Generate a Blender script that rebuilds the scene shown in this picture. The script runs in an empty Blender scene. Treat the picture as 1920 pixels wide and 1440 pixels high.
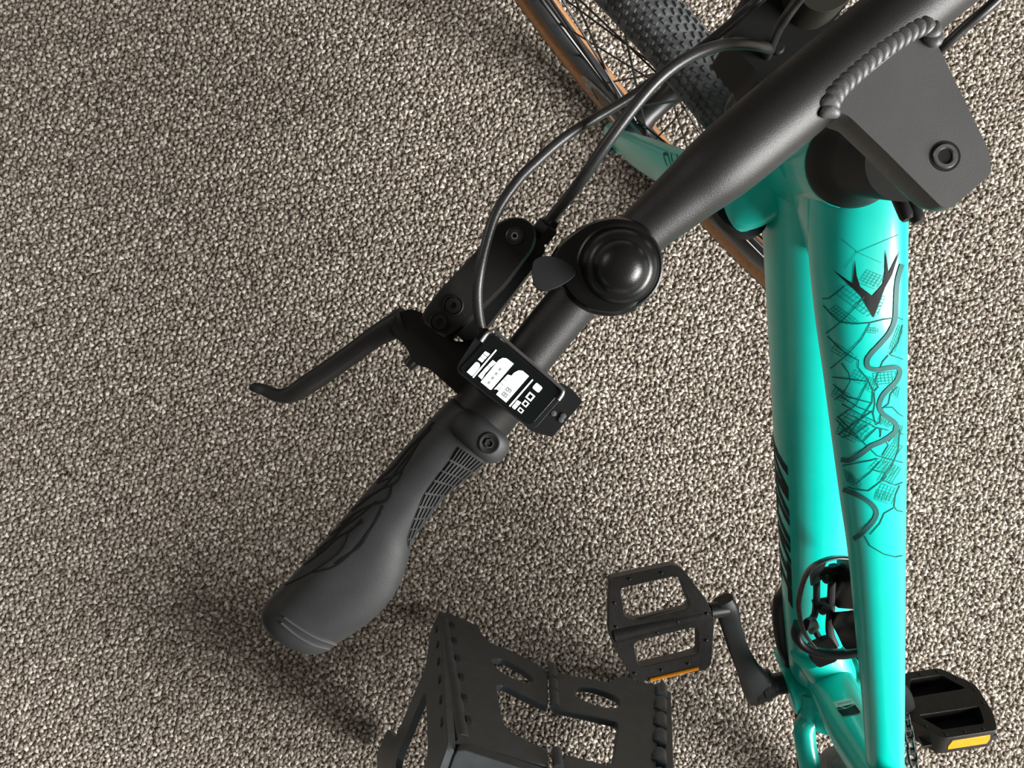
import bpy, bmesh, math, random
import numpy as np
from mathutils import Vector, Matrix, geometry
from mathutils.bvhtree import BVHTree

random.seed(7)
rng = np.random.default_rng(11)
scene = bpy.context.scene
C = scene.collection

# ------------------------------------------------------------------ camera, sky, light, exposure
CAM_H = 1.31          # phone held 1.31 m above the carpet, looking straight down
FPX = 1640.0          # focal length for a 1920 px wide frame
cam_d = bpy.data.cameras.new('camera')
cam_d.sensor_width = 36.0
cam_d.lens = FPX / 1920.0 * 36.0
cam_d.clip_start = 0.02
cam = bpy.data.objects.new('camera', cam_d)
cam.location = (0, 0, CAM_H)
cam.rotation_euler = (0, 0, 0)
C.objects.link(cam)
scene.camera = cam

world = bpy.data.worlds.new('room_ambient')
scene.world = world
world.use_nodes = True
wb = world.node_tree.nodes['Background']
wb.inputs[0].default_value = (1.0, 0.93, 0.84, 1)
wb.inputs[1].default_value = 0.105

def area_light(name, loc, target, sx, sy, power, col):
    d = bpy.data.lights.new(name, 'AREA')
    d.shape = 'RECTANGLE'; d.size = sx; d.size_y = sy
    d.energy = power; d.color = col
    o = bpy.data.objects.new(name, d)
    o.location = loc
    o.rotation_euler = (Vector(target) - Vector(loc)).to_track_quat('-Z', 'Y').to_euler()
    C.objects.link(o)
    return o
area_light('window_daylight', (3.75, -1.75, 2.75), (0.1, 0.0, 0.4), 2.6, 2.1, 540, (1.0, 0.988, 0.965))
area_light('second_window_daylight', (-2.6, 1.4, 2.1), (0.0, 0.0, 0.3), 1.2, 1.2, 11, (1.0, 0.96, 0.9))

scene.view_settings.view_transform = 'Standard'
scene.view_settings.look = 'None'
scene.view_settings.gamma = 1.0
scene.view_settings.use_curve_mapping = False
scene.view_settings.exposure = 0.25

# ------------------------------------------------------------------ helpers
def U(px, py, z):
    """measured image point at height z -> real place in the room (metres)"""
    d = CAM_H - z
    return Vector(((px - 960) * d / FPX, (720 - py) * d / FPX, z))

def ray(px, py):
    return Vector(((px - 960) / FPX, (720 - py) / FPX, -1.0)).normalized()

def on_plane(px, py, p0, n):
    o = Vector((0, 0, CAM_H)); r = ray(px, py)
    t = (p0 - o).dot(n) / r.dot(n)
    return o + r * t

def mix_mat(name, col, rough=0.5, metal=0.0, spec=0.5, noise=0.0, nscale=200.0, bump=0.0, bscale=900.0,
            coat=0.0, coat_rough=0.05, emit=None, estr=0.0, col2=None, rough_var=0.0):
    m = bpy.data.materials.new(name); m.use_nodes = True
    nt = m.node_tree; b = nt.nodes['Principled BSDF']
    b.inputs['Base Color'].default_value = (*col, 1)
    b.inputs['Roughness'].default_value = rough
    b.inputs['Metallic'].default_value = metal
    b.inputs['Specular IOR Level'].default_value = spec
    b.inputs['Coat Weight'].default_value = coat
    b.inputs['Coat Roughness'].default_value = coat_rough
    if emit:
        b.inputs['Emission Color'].default_value = (*emit, 1)
        b.inputs['Emission Strength'].default_value = estr
    tc = nt.nodes.new('ShaderNodeTexCoord')
    if noise > 0 or col2 or rough_var > 0:
        n = nt.nodes.new('ShaderNodeTexNoise'); n.inputs['Scale'].default_value = nscale
        n.inputs['Detail'].default_value = 4
        nt.links.new(tc.outputs['Object'], n.inputs['Vector'])
        if noise > 0 or col2:
            r = nt.nodes.new('ShaderNodeValToRGB')
            c2 = col2 if col2 else tuple(min(1, c * (1 + noise)) for c in col)
            c1 = col if col2 else tuple(c * (1 - noise) for c in col)
            r.color_ramp.elements[0].position = 0.35; r.color_ramp.elements[0].color = (*c1, 1)
            r.color_ramp.elements[1].position = 0.68; r.color_ramp.elements[1].color = (*c2, 1)
            nt.links.new(n.outputs['Fac'], r.inputs['Fac'])
            nt.links.new(r.outputs['Color'], b.inputs['Base Color'])
        if rough_var > 0:
            mr = nt.nodes.new('ShaderNodeMapRange')
            mr.inputs['To Min'].default_value = max(0.02, rough - rough_var)
            mr.inputs['To Max'].default_value = min(1, rough + rough_var)
            nt.links.new(n.outputs['Fac'], mr.inputs['Value'])
            nt.links.new(mr.outputs['Result'], b.inputs['Roughness'])
    if bump > 0:
        n2 = nt.nodes.new('ShaderNodeTexNoise'); n2.inputs['Scale'].default_value = bscale
        n2.inputs['Detail'].default_value = 3
        bp = nt.nodes.new('ShaderNodeBump'); bp.inputs['Strength'].default_value = bump
        bp.inputs['Distance'].default_value = 0.0006
        nt.links.new(tc.outputs['Object'], n2.inputs['Vector'])
        nt.links.new(n2.outputs['Fac'], bp.inputs['Height'])
        nt.links.new(bp.outputs['Normal'], b.inputs['Normal'])
    return m

M = {}
M['mint'] = mix_mat('mint_paint', (0.0, 0.53, 0.435), rough=0.33, spec=0.5, noise=0.03, nscale=40, coat=0.35, coat_rough=0.12)
M['bar'] = mix_mat('satin_black_alloy', (0.016, 0.0155, 0.015), rough=0.42, spec=0.5, noise=0.1, nscale=60, bump=0.25, bscale=2600)
M['stem'] = mix_mat('satin_grey_black_alloy', (0.080, 0.080, 0.080), rough=0.42, spec=0.6, noise=0.05, nscale=60, bump=0.2, bscale=2600)
M['grip'] = mix_mat('soft_rubber', (0.022, 0.023, 0.024), rough=0.52, spec=0.4, noise=0.12, nscale=70, bump=0.2, bscale=2500)
M['rubber_dark'] = mix_mat('dark_rubber', (0.010, 0.010, 0.010), rough=0.6, noise=0.15, nscale=80)
M['lever'] = mix_mat('matt_black_lever', (0.009, 0.0085, 0.0075), rough=0.5, spec=0.35, noise=0.12, nscale=90, bump=0.12, bscale=2000)
M['plastic'] = mix_mat('black_plastic', (0.008, 0.009, 0.0095), rough=0.45, spec=0.35, noise=0.1, nscale=70)
M['gloss'] = mix_mat('gloss_black', (0.004, 0.004, 0.004), rough=0.24, spec=0.45, noise=0.1, nscale=30, rough_var=0.06)
M['bellcup'] = mix_mat('bell_cup_black', (0.005, 0.005, 0.005), rough=0.33, spec=0.5, noise=0.1, nscale=60, bump=0.1, bscale=1500)
M['glass'] = mix_mat('screen_glass', (0.004, 0.006, 0.006), rough=0.14, spec=0.5, noise=0.1, nscale=20)
M['lit'] = mix_mat('lit_pixels', (0.9, 0.95, 0.95), rough=0.4, emit=(0.93, 1.0, 0.98), estr=0.95, noise=0.01)
M['segment'] = mix_mat('dark_segment', (0.25, 0.27, 0.27), rough=0.5, emit=(0.3, 0.33, 0.33), estr=0.35, noise=0.01)
M['chrome'] = mix_mat('worn_steel', (0.55, 0.55, 0.56), rough=0.28, metal=1.0, noise=0.1, nscale=200)
M['steel_dark'] = mix_mat('dark_steel', (0.10, 0.10, 0.10), rough=0.35, metal=0.9, noise=0.2, nscale=300)
M['black_metal'] = mix_mat('black_metal', (0.012, 0.012, 0.013), rough=0.4, spec=0.5, noise=0.2, nscale=100)
M['spoke'] = mix_mat('black_spoke', (0.010, 0.008, 0.007), rough=0.35, spec=0.5, noise=0.1, nscale=100)
M['rim'] = mix_mat('rim_black', (0.022, 0.024, 0.027), rough=0.36, spec=0.6, noise=0.15, nscale=60)
M['tan'] = mix_mat('tan_sidewall', (0.40, 0.19, 0.075), rough=0.7, noise=0.14, nscale=160, bump=0.2, bscale=1200)
M['tread'] = mix_mat('tyre_tread', (0.10, 0.105, 0.108), rough=0.62, noise=0.35, nscale=90, bump=0.2, bscale=900)
M['hose'] = mix_mat('cable_sleeve', (0.020, 0.020, 0.020), rough=0.36, spec=0.6, noise=0.12, nscale=300, bump=0.15, bscale=1800)
M['pedal'] = mix_mat('pedal_plastic', (0.012, 0.011, 0.010), rough=0.45, spec=0.4, noise=0.3, nscale=120, bump=0.35, bscale=600)
M['amber'] = mix_mat('amber_reflector', (0.85, 0.30, 0.005), rough=0.3, noise=0.12, nscale=500, bump=0.6, bscale=1500)
M['stool'] = mix_mat('stool_plastic', (0.048, 0.055, 0.060), rough=0.44, noise=0.16, nscale=60, bump=0.22, bscale=1800)
M['ink'] = mix_mat('black_ink', (0.006, 0.007, 0.007), rough=0.55, spec=0.15, noise=0.05)
M['river'] = mix_mat('grey_ink', (0.025, 0.115, 0.108), rough=0.5, spec=0.2, noise=0.05)
M['road'] = mix_mat('green_ink', (0.0, 0.085, 0.070), rough=0.5, spec=0.2, noise=0.05)
M['road_faint'] = mix_mat('faint_green_ink', (0.0, 0.21, 0.172), rough=0.5, spec=0.2, noise=0.05)
M['sticker'] = mix_mat('sticker_white', (0.55, 0.60, 0.52), rough=0.4, noise=0.05)
M['matt_black'] = mix_mat('matt_black', (0.005, 0.005, 0.005), rough=0.6, spec=0.25, noise=0.1, nscale=60)
M['olive'] = mix_mat('smoked_lens', (0.018, 0.018, 0.012), rough=0.55, spec=0.3, noise=0.1, nscale=30)

LOC = {}
def finish(name, verts, faces, mat, parent=None, smooth=True, angle=40, bevel=0.0, bseg=2):
    verts = [Vector(v) for v in verts]
    lo = Vector((min(v.x for v in verts), min(v.y for v in verts), min(v.z for v in verts)))
    hi = Vector((max(v.x for v in verts), max(v.y for v in verts), max(v.z for v in verts)))
    c = (lo + hi) / 2
    me = bpy.data.meshes.new(name)
    me.from_pydata([v - c for v in verts], [], faces)
    bm = bmesh.new(); bm.from_mesh(me)
    bmesh.ops.recalc_face_normals(bm, faces=bm.faces)
    bm.to_mesh(me); bm.free()
    me.materials.append(M[mat] if isinstance(mat, str) else mat)
    if smooth:
        me.polygons.foreach_set('use_smooth', [True] * len(me.polygons))
        me.set_sharp_from_angle(angle=math.radians(angle))
    o = bpy.data.objects.new(name, me)
    C.objects.link(o)
    LOC[o.name] = c.copy()
    if parent:
        o.parent = parent
        o.location = c - LOC[parent.name]
    else:
        o.location = c
    if bevel > 0:
        b = o.modifiers.new('soft_edge', 'BEVEL'); b.width = bevel; b.segments = bseg
        b.limit_method = 'ANGLE'; b.angle_limit = math.radians(35)
        b.harden_normals = False
    return o

def lerp_list(vals, t):
    """vals: list of (key, value) -> linear value at t"""
    if t <= vals[0][0]: return vals[0][1]
    for (a, x), (b, y) in zip(vals, vals[1:]):
        if t <= b:
            f = (t - a) / (b - a) if b > a else 0
            return x + (y - x) * f
    return vals[-1][1]

def smooth_path(pts, sub=6):
    """Catmull-Rom through points of any dimension"""
    P = [np.array(p, float) for p in pts]
    out = []
    for i in range(len(P) - 1):
        p0 = P[i - 1] if i > 0 else 2 * P[i] - P[i + 1]
        p1, p2 = P[i], P[i + 1]
        p3 = P[i + 2] if i + 2 < len(P) else 2 * P[i + 1] - P[i]
        for k in range(sub):
            t = k / sub
            out.append(0.5 * ((2 * p1) + (-p0 + p2) * t + (2 * p0 - 5 * p1 + 4 * p2 - p3) * t * t
                              + (-p0 + 3 * p1 - 3 * p2 + p3) * t ** 3))
    out.append(P[-1])
    return out

def sweep_geo(path, w, h, n=20, up=(0, 0, 1), ex=2.0, caps=True):
    path = [Vector(p) for p in path]; N = len(path)
    w = w if hasattr(w, '__len__') else [w] * N
    h = h if hasattr(h, '__len__') else [h] * N
    up = Vector(up); V = []; F = []
    for i in range(N):
        t = (path[min(i + 1, N - 1)] - path[max(i - 1, 0)]).normalized()
        s = t.cross(up)
        if s.length < 1e-4: s = t.cross(Vector((0, 1, 0)))
        s.normalize(); nn = s.cross(t)
        for k in range(n):
            a = 2 * math.pi * k / n
            c, sn = math.cos(a), math.sin(a)
            cc = math.copysign(abs(c) ** (2 / ex), c); ss = math.copysign(abs(sn) ** (2 / ex), sn)
            V.append(path[i] + s * (w[i] * cc) + nn * (h[i] * ss))
    for i in range(N - 1):
        for k in range(n):
            F.append((i * n + k, i * n + (k + 1) % n, (i + 1) * n + (k + 1) % n, (i + 1) * n + k))
    if caps:
        F.append(tuple(range(n - 1, -1, -1))); F.append(tuple((N - 1) * n + k for k in range(n)))
    return V, F

def join(geos):
    V = []; F = []
    for v, f in geos:
        o = len(V); V += list(v); F += [tuple(i + o for i in q) for q in f]
    return V, F

def tube(name, path, r, mat, parent, n=10, **k):
    V, F = sweep_geo(path, r, r, n)
    return finish(name, V, F, mat, parent, **k)

def lathe_geo(base, axis, prof, n=40):
    """prof: list of (radius, distance along axis)"""
    base = Vector(base); axis = Vector(axis).normalized()
    q = Vector((0, 0, 1)).rotation_difference(axis)
    V = []; F = []
    for r, z in prof:
        for k in range(n):
            a = 2 * math.pi * k / n
            V.append(base + q @ Vector((r * math.cos(a), r * math.sin(a), z)))
    for i in range(len(prof) - 1):
        for k in range(n):
            F.append((i * n + k, i * n + (k + 1) % n, (i + 1) * n + (k + 1) % n, (i + 1) * n + k))
    F.append(tuple(range(n - 1, -1, -1))); F.append(tuple((len(prof) - 1) * n + k for k in range(n)))
    return V, F

def fill_poly(outer, holes=()):
    """2D triangulation of a polygon with holes -> (points, tris)"""
    bm = bmesh.new(); es = []
    for loop in [outer] + list(holes):
        vs = [bm.verts.new((p[0], p[1], 0)) for p in loop]
        for i in range(len(vs)):
            es.append(bm.edges.new((vs[i], vs[(i + 1) % len(vs)])))
    bmesh.ops.triangle_fill(bm, use_beauty=True, use_dissolve=False, edges=es, normal=(0, 0, 1))
    bm.verts.index_update()
    pts = [(v.co.x, v.co.y) for v in bm.verts]
    tris = [tuple(v.index for v in f.verts) for f in bm.faces]
    bm.free()
    return pts, tris

def plate_geo(outer, holes, place, thick_vec):
    """outline (2D) placed by place(x,y)->Vector and given real thickness"""
    pts, tris = fill_poly(outer, holes)
    top = [place(*p) for p in pts]
    tv = thick_vec if callable(thick_vec) else (lambda p: Vector(thick_vec))
    bot = [a + tv(p) for a, p in zip(top, pts)]
    n = len(pts); V = top + bot; F = []
    F += [t for t in tris]
    F += [tuple(i + n for i in reversed(t)) for t in tris]
    idx = 0
    for loop in [outer] + list(holes):
        m = len(loop)
        for i in range(m):
            a = idx + i; b = idx + (i + 1) % m
            F.append((a, b, b + n, a + n))
        idx += m
    return V, F

def plate_px(name, outer, holes, z, thick, mat, parent, bevel=0.0015, bseg=2, **k):
    zf = z if callable(z) else (lambda x, y: z)
    V, F = plate_geo(outer, holes, lambda x, y: U(x, y, zf(x, y)), (0, 0, -thick))
    return finish(name, V, F, mat, parent, bevel=bevel, bseg=bseg, **k)

def round_poly(pts, r, seg=5):
    out = []; n = len(pts)
    for i in range(n):
        p = Vector(pts[i]).to_2d(); a = Vector(pts[i - 1]).to_2d(); b = Vector(pts[(i + 1) % n]).to_2d()
        da = (a - p); db = (b - p)
        rr = min(r, da.length * 0.45, db.length * 0.45)
        s = p + da.normalized() * rr; e = p + db.normalized() * rr
        for k in range(seg + 1):
            t = k / seg
            q = s * (1 - t) ** 2 + p * 2 * t * (1 - t) + e * t * t
            out.append((q.x, q.y))
    return out

def bvh_of(objs):
    V = []; F = []
    for o in objs:
        base = LOC[o.name]; k = len(V)
        V += [v.co + base for v in o.data.vertices]
        F += [tuple(i + k for i in p.vertices) for p in o.data.polygons]
    return BVHTree.FromPolygons(V, F)

def cast(bvh, px, py, off):
    hit, nrm, i, d = bvh.ray_cast(Vector((0, 0, CAM_H)), ray(px, py))
    if hit is None: return None
    if nrm.dot(ray(px, py)) > 0: nrm = -nrm
    return hit + nrm * off

def ribbon_geo(bvh, pts, w, off=0.0004, step=5.0):
    """flat printed line that follows the surface; pts/w in image pixels"""
    P = [np.array(p, float) for p in pts]
    R = [P[0]]
    for a, b in zip(P, P[1:]):
        L = np.linalg.norm(b - a); m = max(1, int(L / step))
        for k in range(1, m + 1): R.append(a + (b - a) * k / m)
    V = []; F = []; prev = None
    for i in range(len(R)):
        t = R[min(i + 1, len(R) - 1)] - R[max(i - 1, 0)]
        t = t / (np.linalg.norm(t) + 1e-9); nn = np.array([-t[1], t[0]])
        a = cast(bvh, *(R[i] + nn * w / 2), off); b = cast(bvh, *(R[i] - nn * w / 2), off)
        if a is None or b is None: prev = None; continue
        V += [a, b]; k = len(V)
        if prev is not None and (V[prev] - a).length < 0.03:
            F.append((prev, prev + 1, k - 1, k - 2))
        prev = k - 2
    return V, F

def decal_geo(bvh, poly, off=0.0004, step=5.0):
    """flat printed shape that follows the surface"""
    vs = []; n0 = 0
    for i in range(len(poly)):
        a = Vector(poly[i]).to_2d(); b = Vector(poly[(i + 1) % len(poly)]).to_2d()
        m = max(1, int((b - a).length / step))
        for k in range(m): vs.append(a.lerp(b, k / m))
    n0 = len(vs)
    xs = [v.x for v in vs]; ys = [v.y for v in vs]
    x = min(xs) + step
    while x < max(xs):
        y = min(ys) + step
        while y < max(ys):
            vs.append(Vector((x, y))); y += step
        x += step
    r = geometry.delaunay_2d_cdt(vs, [(i, (i + 1) % n0) for i in range(n0)], [tuple(range(n0))], 1, 1e-4)
    V = []; ok = []
    for p in r[0]:
        q = cast(bvh, p.x, p.y, off); ok.append(q is not None); V.append(q if q else Vector((0, 0, 0)))
    F = [tuple(f) for f in r[2] if all(ok[i] for i in f)]
    used = sorted({i for f in F for i in f}); mp = {u: k for k, u in enumerate(used)}
    return [V[u] for u in used], [tuple(mp[i] for i in f) for f in F]

def empty(name, loc, label, cat):
    o = bpy.data.objects.new(name, None); o.empty_display_size = 0.05
    o.location = loc; C.objects.link(o); LOC[o.name] = Vector(loc)
    o['label'] = label; o['category'] = cat
    return o

# ------------------------------------------------------------------ the floor and its carpet
def carpet_material():
    m = bpy.data.materials.new('carpet_loops'); m.use_nodes = True
    nt = m.node_tree; b = nt.nodes['Principled BSDF']
    b.inputs['Roughness'].default_value = 0.85
    b.inputs['Specular IOR Level'].default_value = 0.25
    at = nt.nodes.new('ShaderNodeAttribute'); at.attribute_name = 'yarn'
    tc = nt.nodes.new('ShaderNodeTexCoord')
    n = nt.nodes.new('ShaderNodeTexNoise'); n.inputs['Scale'].default_value = 700; n.inputs['Detail'].default_value = 3
    mr = nt.nodes.new('ShaderNodeMapRange'); mr.inputs['To Min'].default_value = 0.75; mr.inputs['To Max'].default_value = 1.27
    mx = nt.nodes.new('ShaderNodeMix'); mx.data_type = 'RGBA'; mx.blend_type = 'MULTIPLY'; mx.inputs['Factor'].default_value = 1
    nt.links.new(tc.outputs['Object'], n.inputs['Vector'])
    nt.links.new(n.outputs['Fac'], mr.inputs['Value'])
    nt.links.new(at.outputs['Color'], mx.inputs['A'])
    nt.links.new(mr.outputs['Result'], mx.inputs['B'])
    nt.links.new(mx.outputs['Result'], b.inputs['Base Color'])
    bp = nt.nodes.new('ShaderNodeBump'); bp.inputs['Strength'].default_value = 0.3; bp.inputs['Distance'].default_value = 0.0012
    nt.links.new(n.outputs['Fac'], bp.inputs['Height']); nt.links.new(bp.outputs['Normal'], b.inputs['Normal'])
    return m

def backing_material():
    m = bpy.data.materials.new('carpet_backing'); m.use_nodes = True
    nt = m.node_tree; b = nt.nodes['Principled BSDF']; b.inputs['Roughness'].default_value = 0.95
    tc = nt.nodes.new('ShaderNodeTexCoord')
    v = nt.nodes.new('ShaderNodeTexVoronoi'); v.inputs['Scale'].default_value = 150
    r = nt.nodes.new('ShaderNodeValToRGB')
    r.color_ramp.elements[0].color = (0.125, 0.102, 0.082, 1); r.color_ramp.elements[1].color = (0.42, 0.37, 0.32, 1)
    nt.links.new(tc.outputs['Object'], v.inputs['Vector']); nt.links.new(v.outputs['Color'], r.inputs['Fac'])
    nt.links.new(r.outputs['Color'], b.inputs['Base Color'])
    bp = nt.nodes.new('ShaderNodeBump'); bp.inputs['Strength'].default_value = 1; bp.inputs['Distance'].default_value = 0.004
    bp.invert = True
    nt.links.new(v.outputs['Distance'], bp.inputs['Height']); nt.links.new(bp.outputs['Normal'], b.inputs['Normal'])
    return m

fl = finish('floor', [(-3, -2.6, -0.006), (3, -2.6, -0.006), (3, 2.6, -0.006), (-3, 2.6, -0.006),
                      (-3, -2.6, -0.03), (3, -2.6, -0.03), (3, 2.6, -0.03), (-3, 2.6, -0.03)],
            [(0, 1, 2, 3), (7, 6, 5, 4), (0, 4, 5, 1), (1, 5, 6, 2), (2, 6, 7, 3), (3, 7, 4, 0)], backing_material(), smooth=False)
fl['kind'] = 'structure'; fl['label'] = 'floor under the beige grey carpet'

def carpet():
    X0, X1, Y0, Y1 = -1.05, 1.15, -0.85, 0.85
    ang = math.radians(17)
    R = 1.5
    def field(pu, pv, jit, shift):
        nu = int(2 * R / pu); nv = int(2 * R / pv)
        uu, vv = np.meshgrid(np.arange(nu), np.arange(nv))
        u = (uu + 0.5 * (vv % 2) + shift[0]) * pu - R; v = (vv + shift[1]) * pv - R
        u = u + rng.normal(0, jit, u.shape); v = v + rng.normal(0, jit, v.shape)
        x = (u * math.cos(ang) - v * math.sin(ang)).ravel(); y = (u * math.sin(ang) + v * math.cos(ang)).ravel()
        row = vv.ravel()
        k = (x > X0) & (x < X1) & (y > Y0) & (y < Y1)
        return x[k], y[k], row[k]
    # light heather tufts standing proud in slanting rows, duller yarn lying between them
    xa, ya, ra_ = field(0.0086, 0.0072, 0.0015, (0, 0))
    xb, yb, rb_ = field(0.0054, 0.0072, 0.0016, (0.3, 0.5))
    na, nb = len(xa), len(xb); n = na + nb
    x = np.concatenate([xa, xb]); y = np.concatenate([ya, yb])
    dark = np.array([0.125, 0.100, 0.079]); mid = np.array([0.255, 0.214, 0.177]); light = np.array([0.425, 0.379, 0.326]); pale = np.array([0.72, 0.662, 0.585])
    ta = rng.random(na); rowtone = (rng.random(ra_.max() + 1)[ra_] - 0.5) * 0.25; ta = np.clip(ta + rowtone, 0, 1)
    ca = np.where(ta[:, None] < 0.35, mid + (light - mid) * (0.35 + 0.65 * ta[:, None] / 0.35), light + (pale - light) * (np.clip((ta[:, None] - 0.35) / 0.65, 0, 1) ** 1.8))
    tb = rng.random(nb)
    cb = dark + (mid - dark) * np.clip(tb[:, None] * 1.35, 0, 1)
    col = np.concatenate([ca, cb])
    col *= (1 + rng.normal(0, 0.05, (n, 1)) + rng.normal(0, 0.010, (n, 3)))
    col = np.clip(col, 0.02, 0.9)
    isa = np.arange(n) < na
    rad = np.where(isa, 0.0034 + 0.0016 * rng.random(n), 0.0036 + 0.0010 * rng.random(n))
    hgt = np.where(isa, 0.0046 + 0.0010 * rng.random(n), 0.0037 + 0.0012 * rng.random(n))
    sx = 1 + 0.16 * rng.normal(size=n).clip(-1.5, 1.5); ra = rng.random(n) * math.pi * 2
    S = 6
    V = np.zeros((n, 2 * S + 1, 3))
    for s in range(S):
        a = 2 * math.pi * s / S
        lobe = 1.15 if s % 2 == 0 else 0.66           # three-lobed loop ends
        for ring, (rr, hh) in enumerate(((1.0, 0.0), (0.80, 0.74))):
            ex = rad * rr * lobe * math.cos(a) * sx; ey = rad * rr * lobe * math.sin(a) / sx
            V[:, ring * S + s, 0] = x + ex * np.cos(ra) - ey * np.sin(ra)
            V[:, ring * S + s, 1] = y + ex * np.sin(ra) + ey * np.cos(ra)
            V[:, ring * S + s, 2] = -0.006 + hgt * hh
    V[:, 2 * S, 0] = x; V[:, 2 * S, 1] = y; V[:, 2 * S, 2] = -0.006 + hgt
    tri = []
    for s in range(S):
        e = (s + 1) % S
        tri += [(s, e, S + e), (s, S + e, S + s), (S + s, S + e, 2 * S)]
    tri = np.array(tri)
    F = (tri[None] + (np.arange(n) * (2 * S + 1))[:, None, None]).reshape(-1, 3)
    me = bpy.data.meshes.new('carpet_pile')
    nV = n * (2 * S + 1); nF = len(F)
    me.vertices.add(nV); me.vertices.foreach_set('co', V.reshape(-1))
    me.loops.add(nF * 3); me.loops.foreach_set('vertex_index', F.reshape(-1).astype(np.int32))
    me.polygons.add(nF)
    me.polygons.foreach_set('loop_start', (np.arange(nF) * 3).astype(np.int32))
    me.polygons.foreach_set('use_smooth', np.ones(nF, bool))
    at = me.color_attributes.new('yarn', 'FLOAT_COLOR', 'POINT')
    cc = np.ones((n, 2 * S + 1, 4)); cc[:, :, :3] = col[:, None, :]
    at.data.foreach_set('color', cc.reshape(-1))
    me.update(); me.validate()
    me.materials.append(carpet_material())
    o = bpy.data.objects.new('carpet_pile', me); C.objects.link(o)
    o['kind'] = 'stuff'; o['label'] = 'beige and grey heather loop pile carpet covering the floor'; o['category'] = 'carpet'
carpet()

# ------------------------------------------------------------------ the bicycle
bike = empty('bicycle', (0.36, -0.36, 0), 'mint green bicycle with black handlebar turned left and tan wall tyres', 'bicycle')

# bike directions
HEAD = math.radians(107)
fwd = Vector((math.cos(HEAD), math.sin(HEAD), 0))
left = Vector((-math.sin(HEAD), math.cos(HEAD), 0))
LEAN = math.radians(6)
axle_b = left * math.cos(LEAN) - Vector((0, 0, 1)) * math.sin(LEAN)
BB = Vector((0.362, -0.350, 0.285))

# ---- frame tubes
dt_path = smooth_path([(0.207, 0.150, 0.715), (0.226, 0.087, 0.655), (0.289, -0.119, 0.475), (0.333, -0.265, 0.352), (0.352, -0.325, 0.300)], 8)
nd = len(dt_path)
V, F = sweep_geo(dt_path, [lerp_list([(0, .036), (.3, .0335), (.7, .0325), (1, .030)], i / (nd - 1)) for i in range(nd)],
                 [lerp_list([(0, .040), (.5, .036), (1, .030)], i / (nd - 1)) for i in range(nd)], 36, ex=2.3)
down_tube = finish('down_tube', V, F, 'mint', bike, angle=60)

tt_st = [(330, 1522, 1694, .808), (450, 1522, 1692, .802), (572, 1533, 1692, .790), (688, 1549, 1692, .762), (815, 1565, 1692, .725), (938, 1581, 1692, .687),
         (1031, 1594, 1692, .657), (1149, 1605, 1692, .617), (1249, 1614, 1692, .582), (1329, 1621, 1692, .553), (1440, 1628, 1692, .515), (1520, 1634, 1696, .490)]
tp = []; tw = []
for y, a, b, z in tt_st:
    p = U((a + b) / 2, y, z); tp.append((p.x, p.y, p.z, (b - a) / 2 * (CAM_H - z) / FPX))
tp = smooth_path(tp, 5)
V, F = sweep_geo([p[:3] for p in tp], [p[3] for p in tp], [p[3] * .93 for p in tp], 40, ex=2.5)
top_tube = finish('top_tube', V, F, 'mint', bike, angle=60)

ht_top = U(1598, 302, .832); st_dir = Vector((-0.010, -0.030, 0.120)).normalized()
ht_bot = ht_top - st_dir * 0.128
V, F = sweep_geo([ht_bot + st_dir * t for t in (0, .004, .04, .09, .124, .128)], [.0275, .0285, .027, .0262, .0262, .0255], [.0275, .0285, .027, .0262, .0262, .0255], 36, up=fwd)
head_tube = finish('head_tube', V, F, 'mint', bike, angle=60)
# gusset that blends head tube, top tube and down tube
g0 = ht_top - st_dir * .045; g1 = Vector((0.214, 0.090, 0.715))
V, F = sweep_geo(smooth_path([g0, (g0 + g1) / 2 + Vector((0, 0, .004)), g1], 6), [.026 - .0012 * i for i in range(13)], [.036 - .0020 * i for i in range(13)], 28, ex=2.4)
finish('frame_gusset', V, F, 'mint', bike, angle=60)

# bottom bracket shell, seat tube, stays
V, F = lathe_geo(BB + axle_b * -.046, axle_b, [(.022, 0), (.026, .002), (.026, .02), (.026, .072), (.027, .075), (.027, .084), (.025, .086)], 36)
bb_shell = finish('bottom_bracket_shell', V, F, 'mint', bike)
plate_px('bracket_housing', round_poly([(1463, 1234), (1484, 1224), (1512, 1222), (1530, 1262), (1552, 1320), (1532, 1338), (1502, 1313), (1487, 1311), (1478, 1272)], 6, 3), [], lambda x, y: .322 + (x - 1530) * .0008, .030, 'mint', bike, bevel=.004, bseg=3)
stp = smooth_path([(*U(1548, 1240, .325), .024), (*U(1562, 1285, .352), .0245), (*U(1600, 1372, .425), .0235), (*U(1650, 1455, .505), .021), (*U(1712, 1560, .600), .018)], 6)
V, F = sweep_geo([p[:3] for p in stp], [p[3] for p in stp], [p[3] for p in stp], 32, up=fwd, ex=2.4)
seat_tube = finish('seat_tube', V, F, 'mint', bike, angle=60)
V, F = sweep_geo(smooth_path([U(1532, 1215, .355), U(1545, 1240, .348), U(1556, 1262, .340), U(1558, 1290, .325)], 4), [.028, .028, .028, .027, .027, .0265, .026, .026, .0255, .025, .0245, .024, .024], .024, 28, ex=3.2)
finish('seat_tube_yoke', V, F, 'mint', bike, angle=60)
rear_hub = Vector((0.483, -0.757, 0.338))
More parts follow.
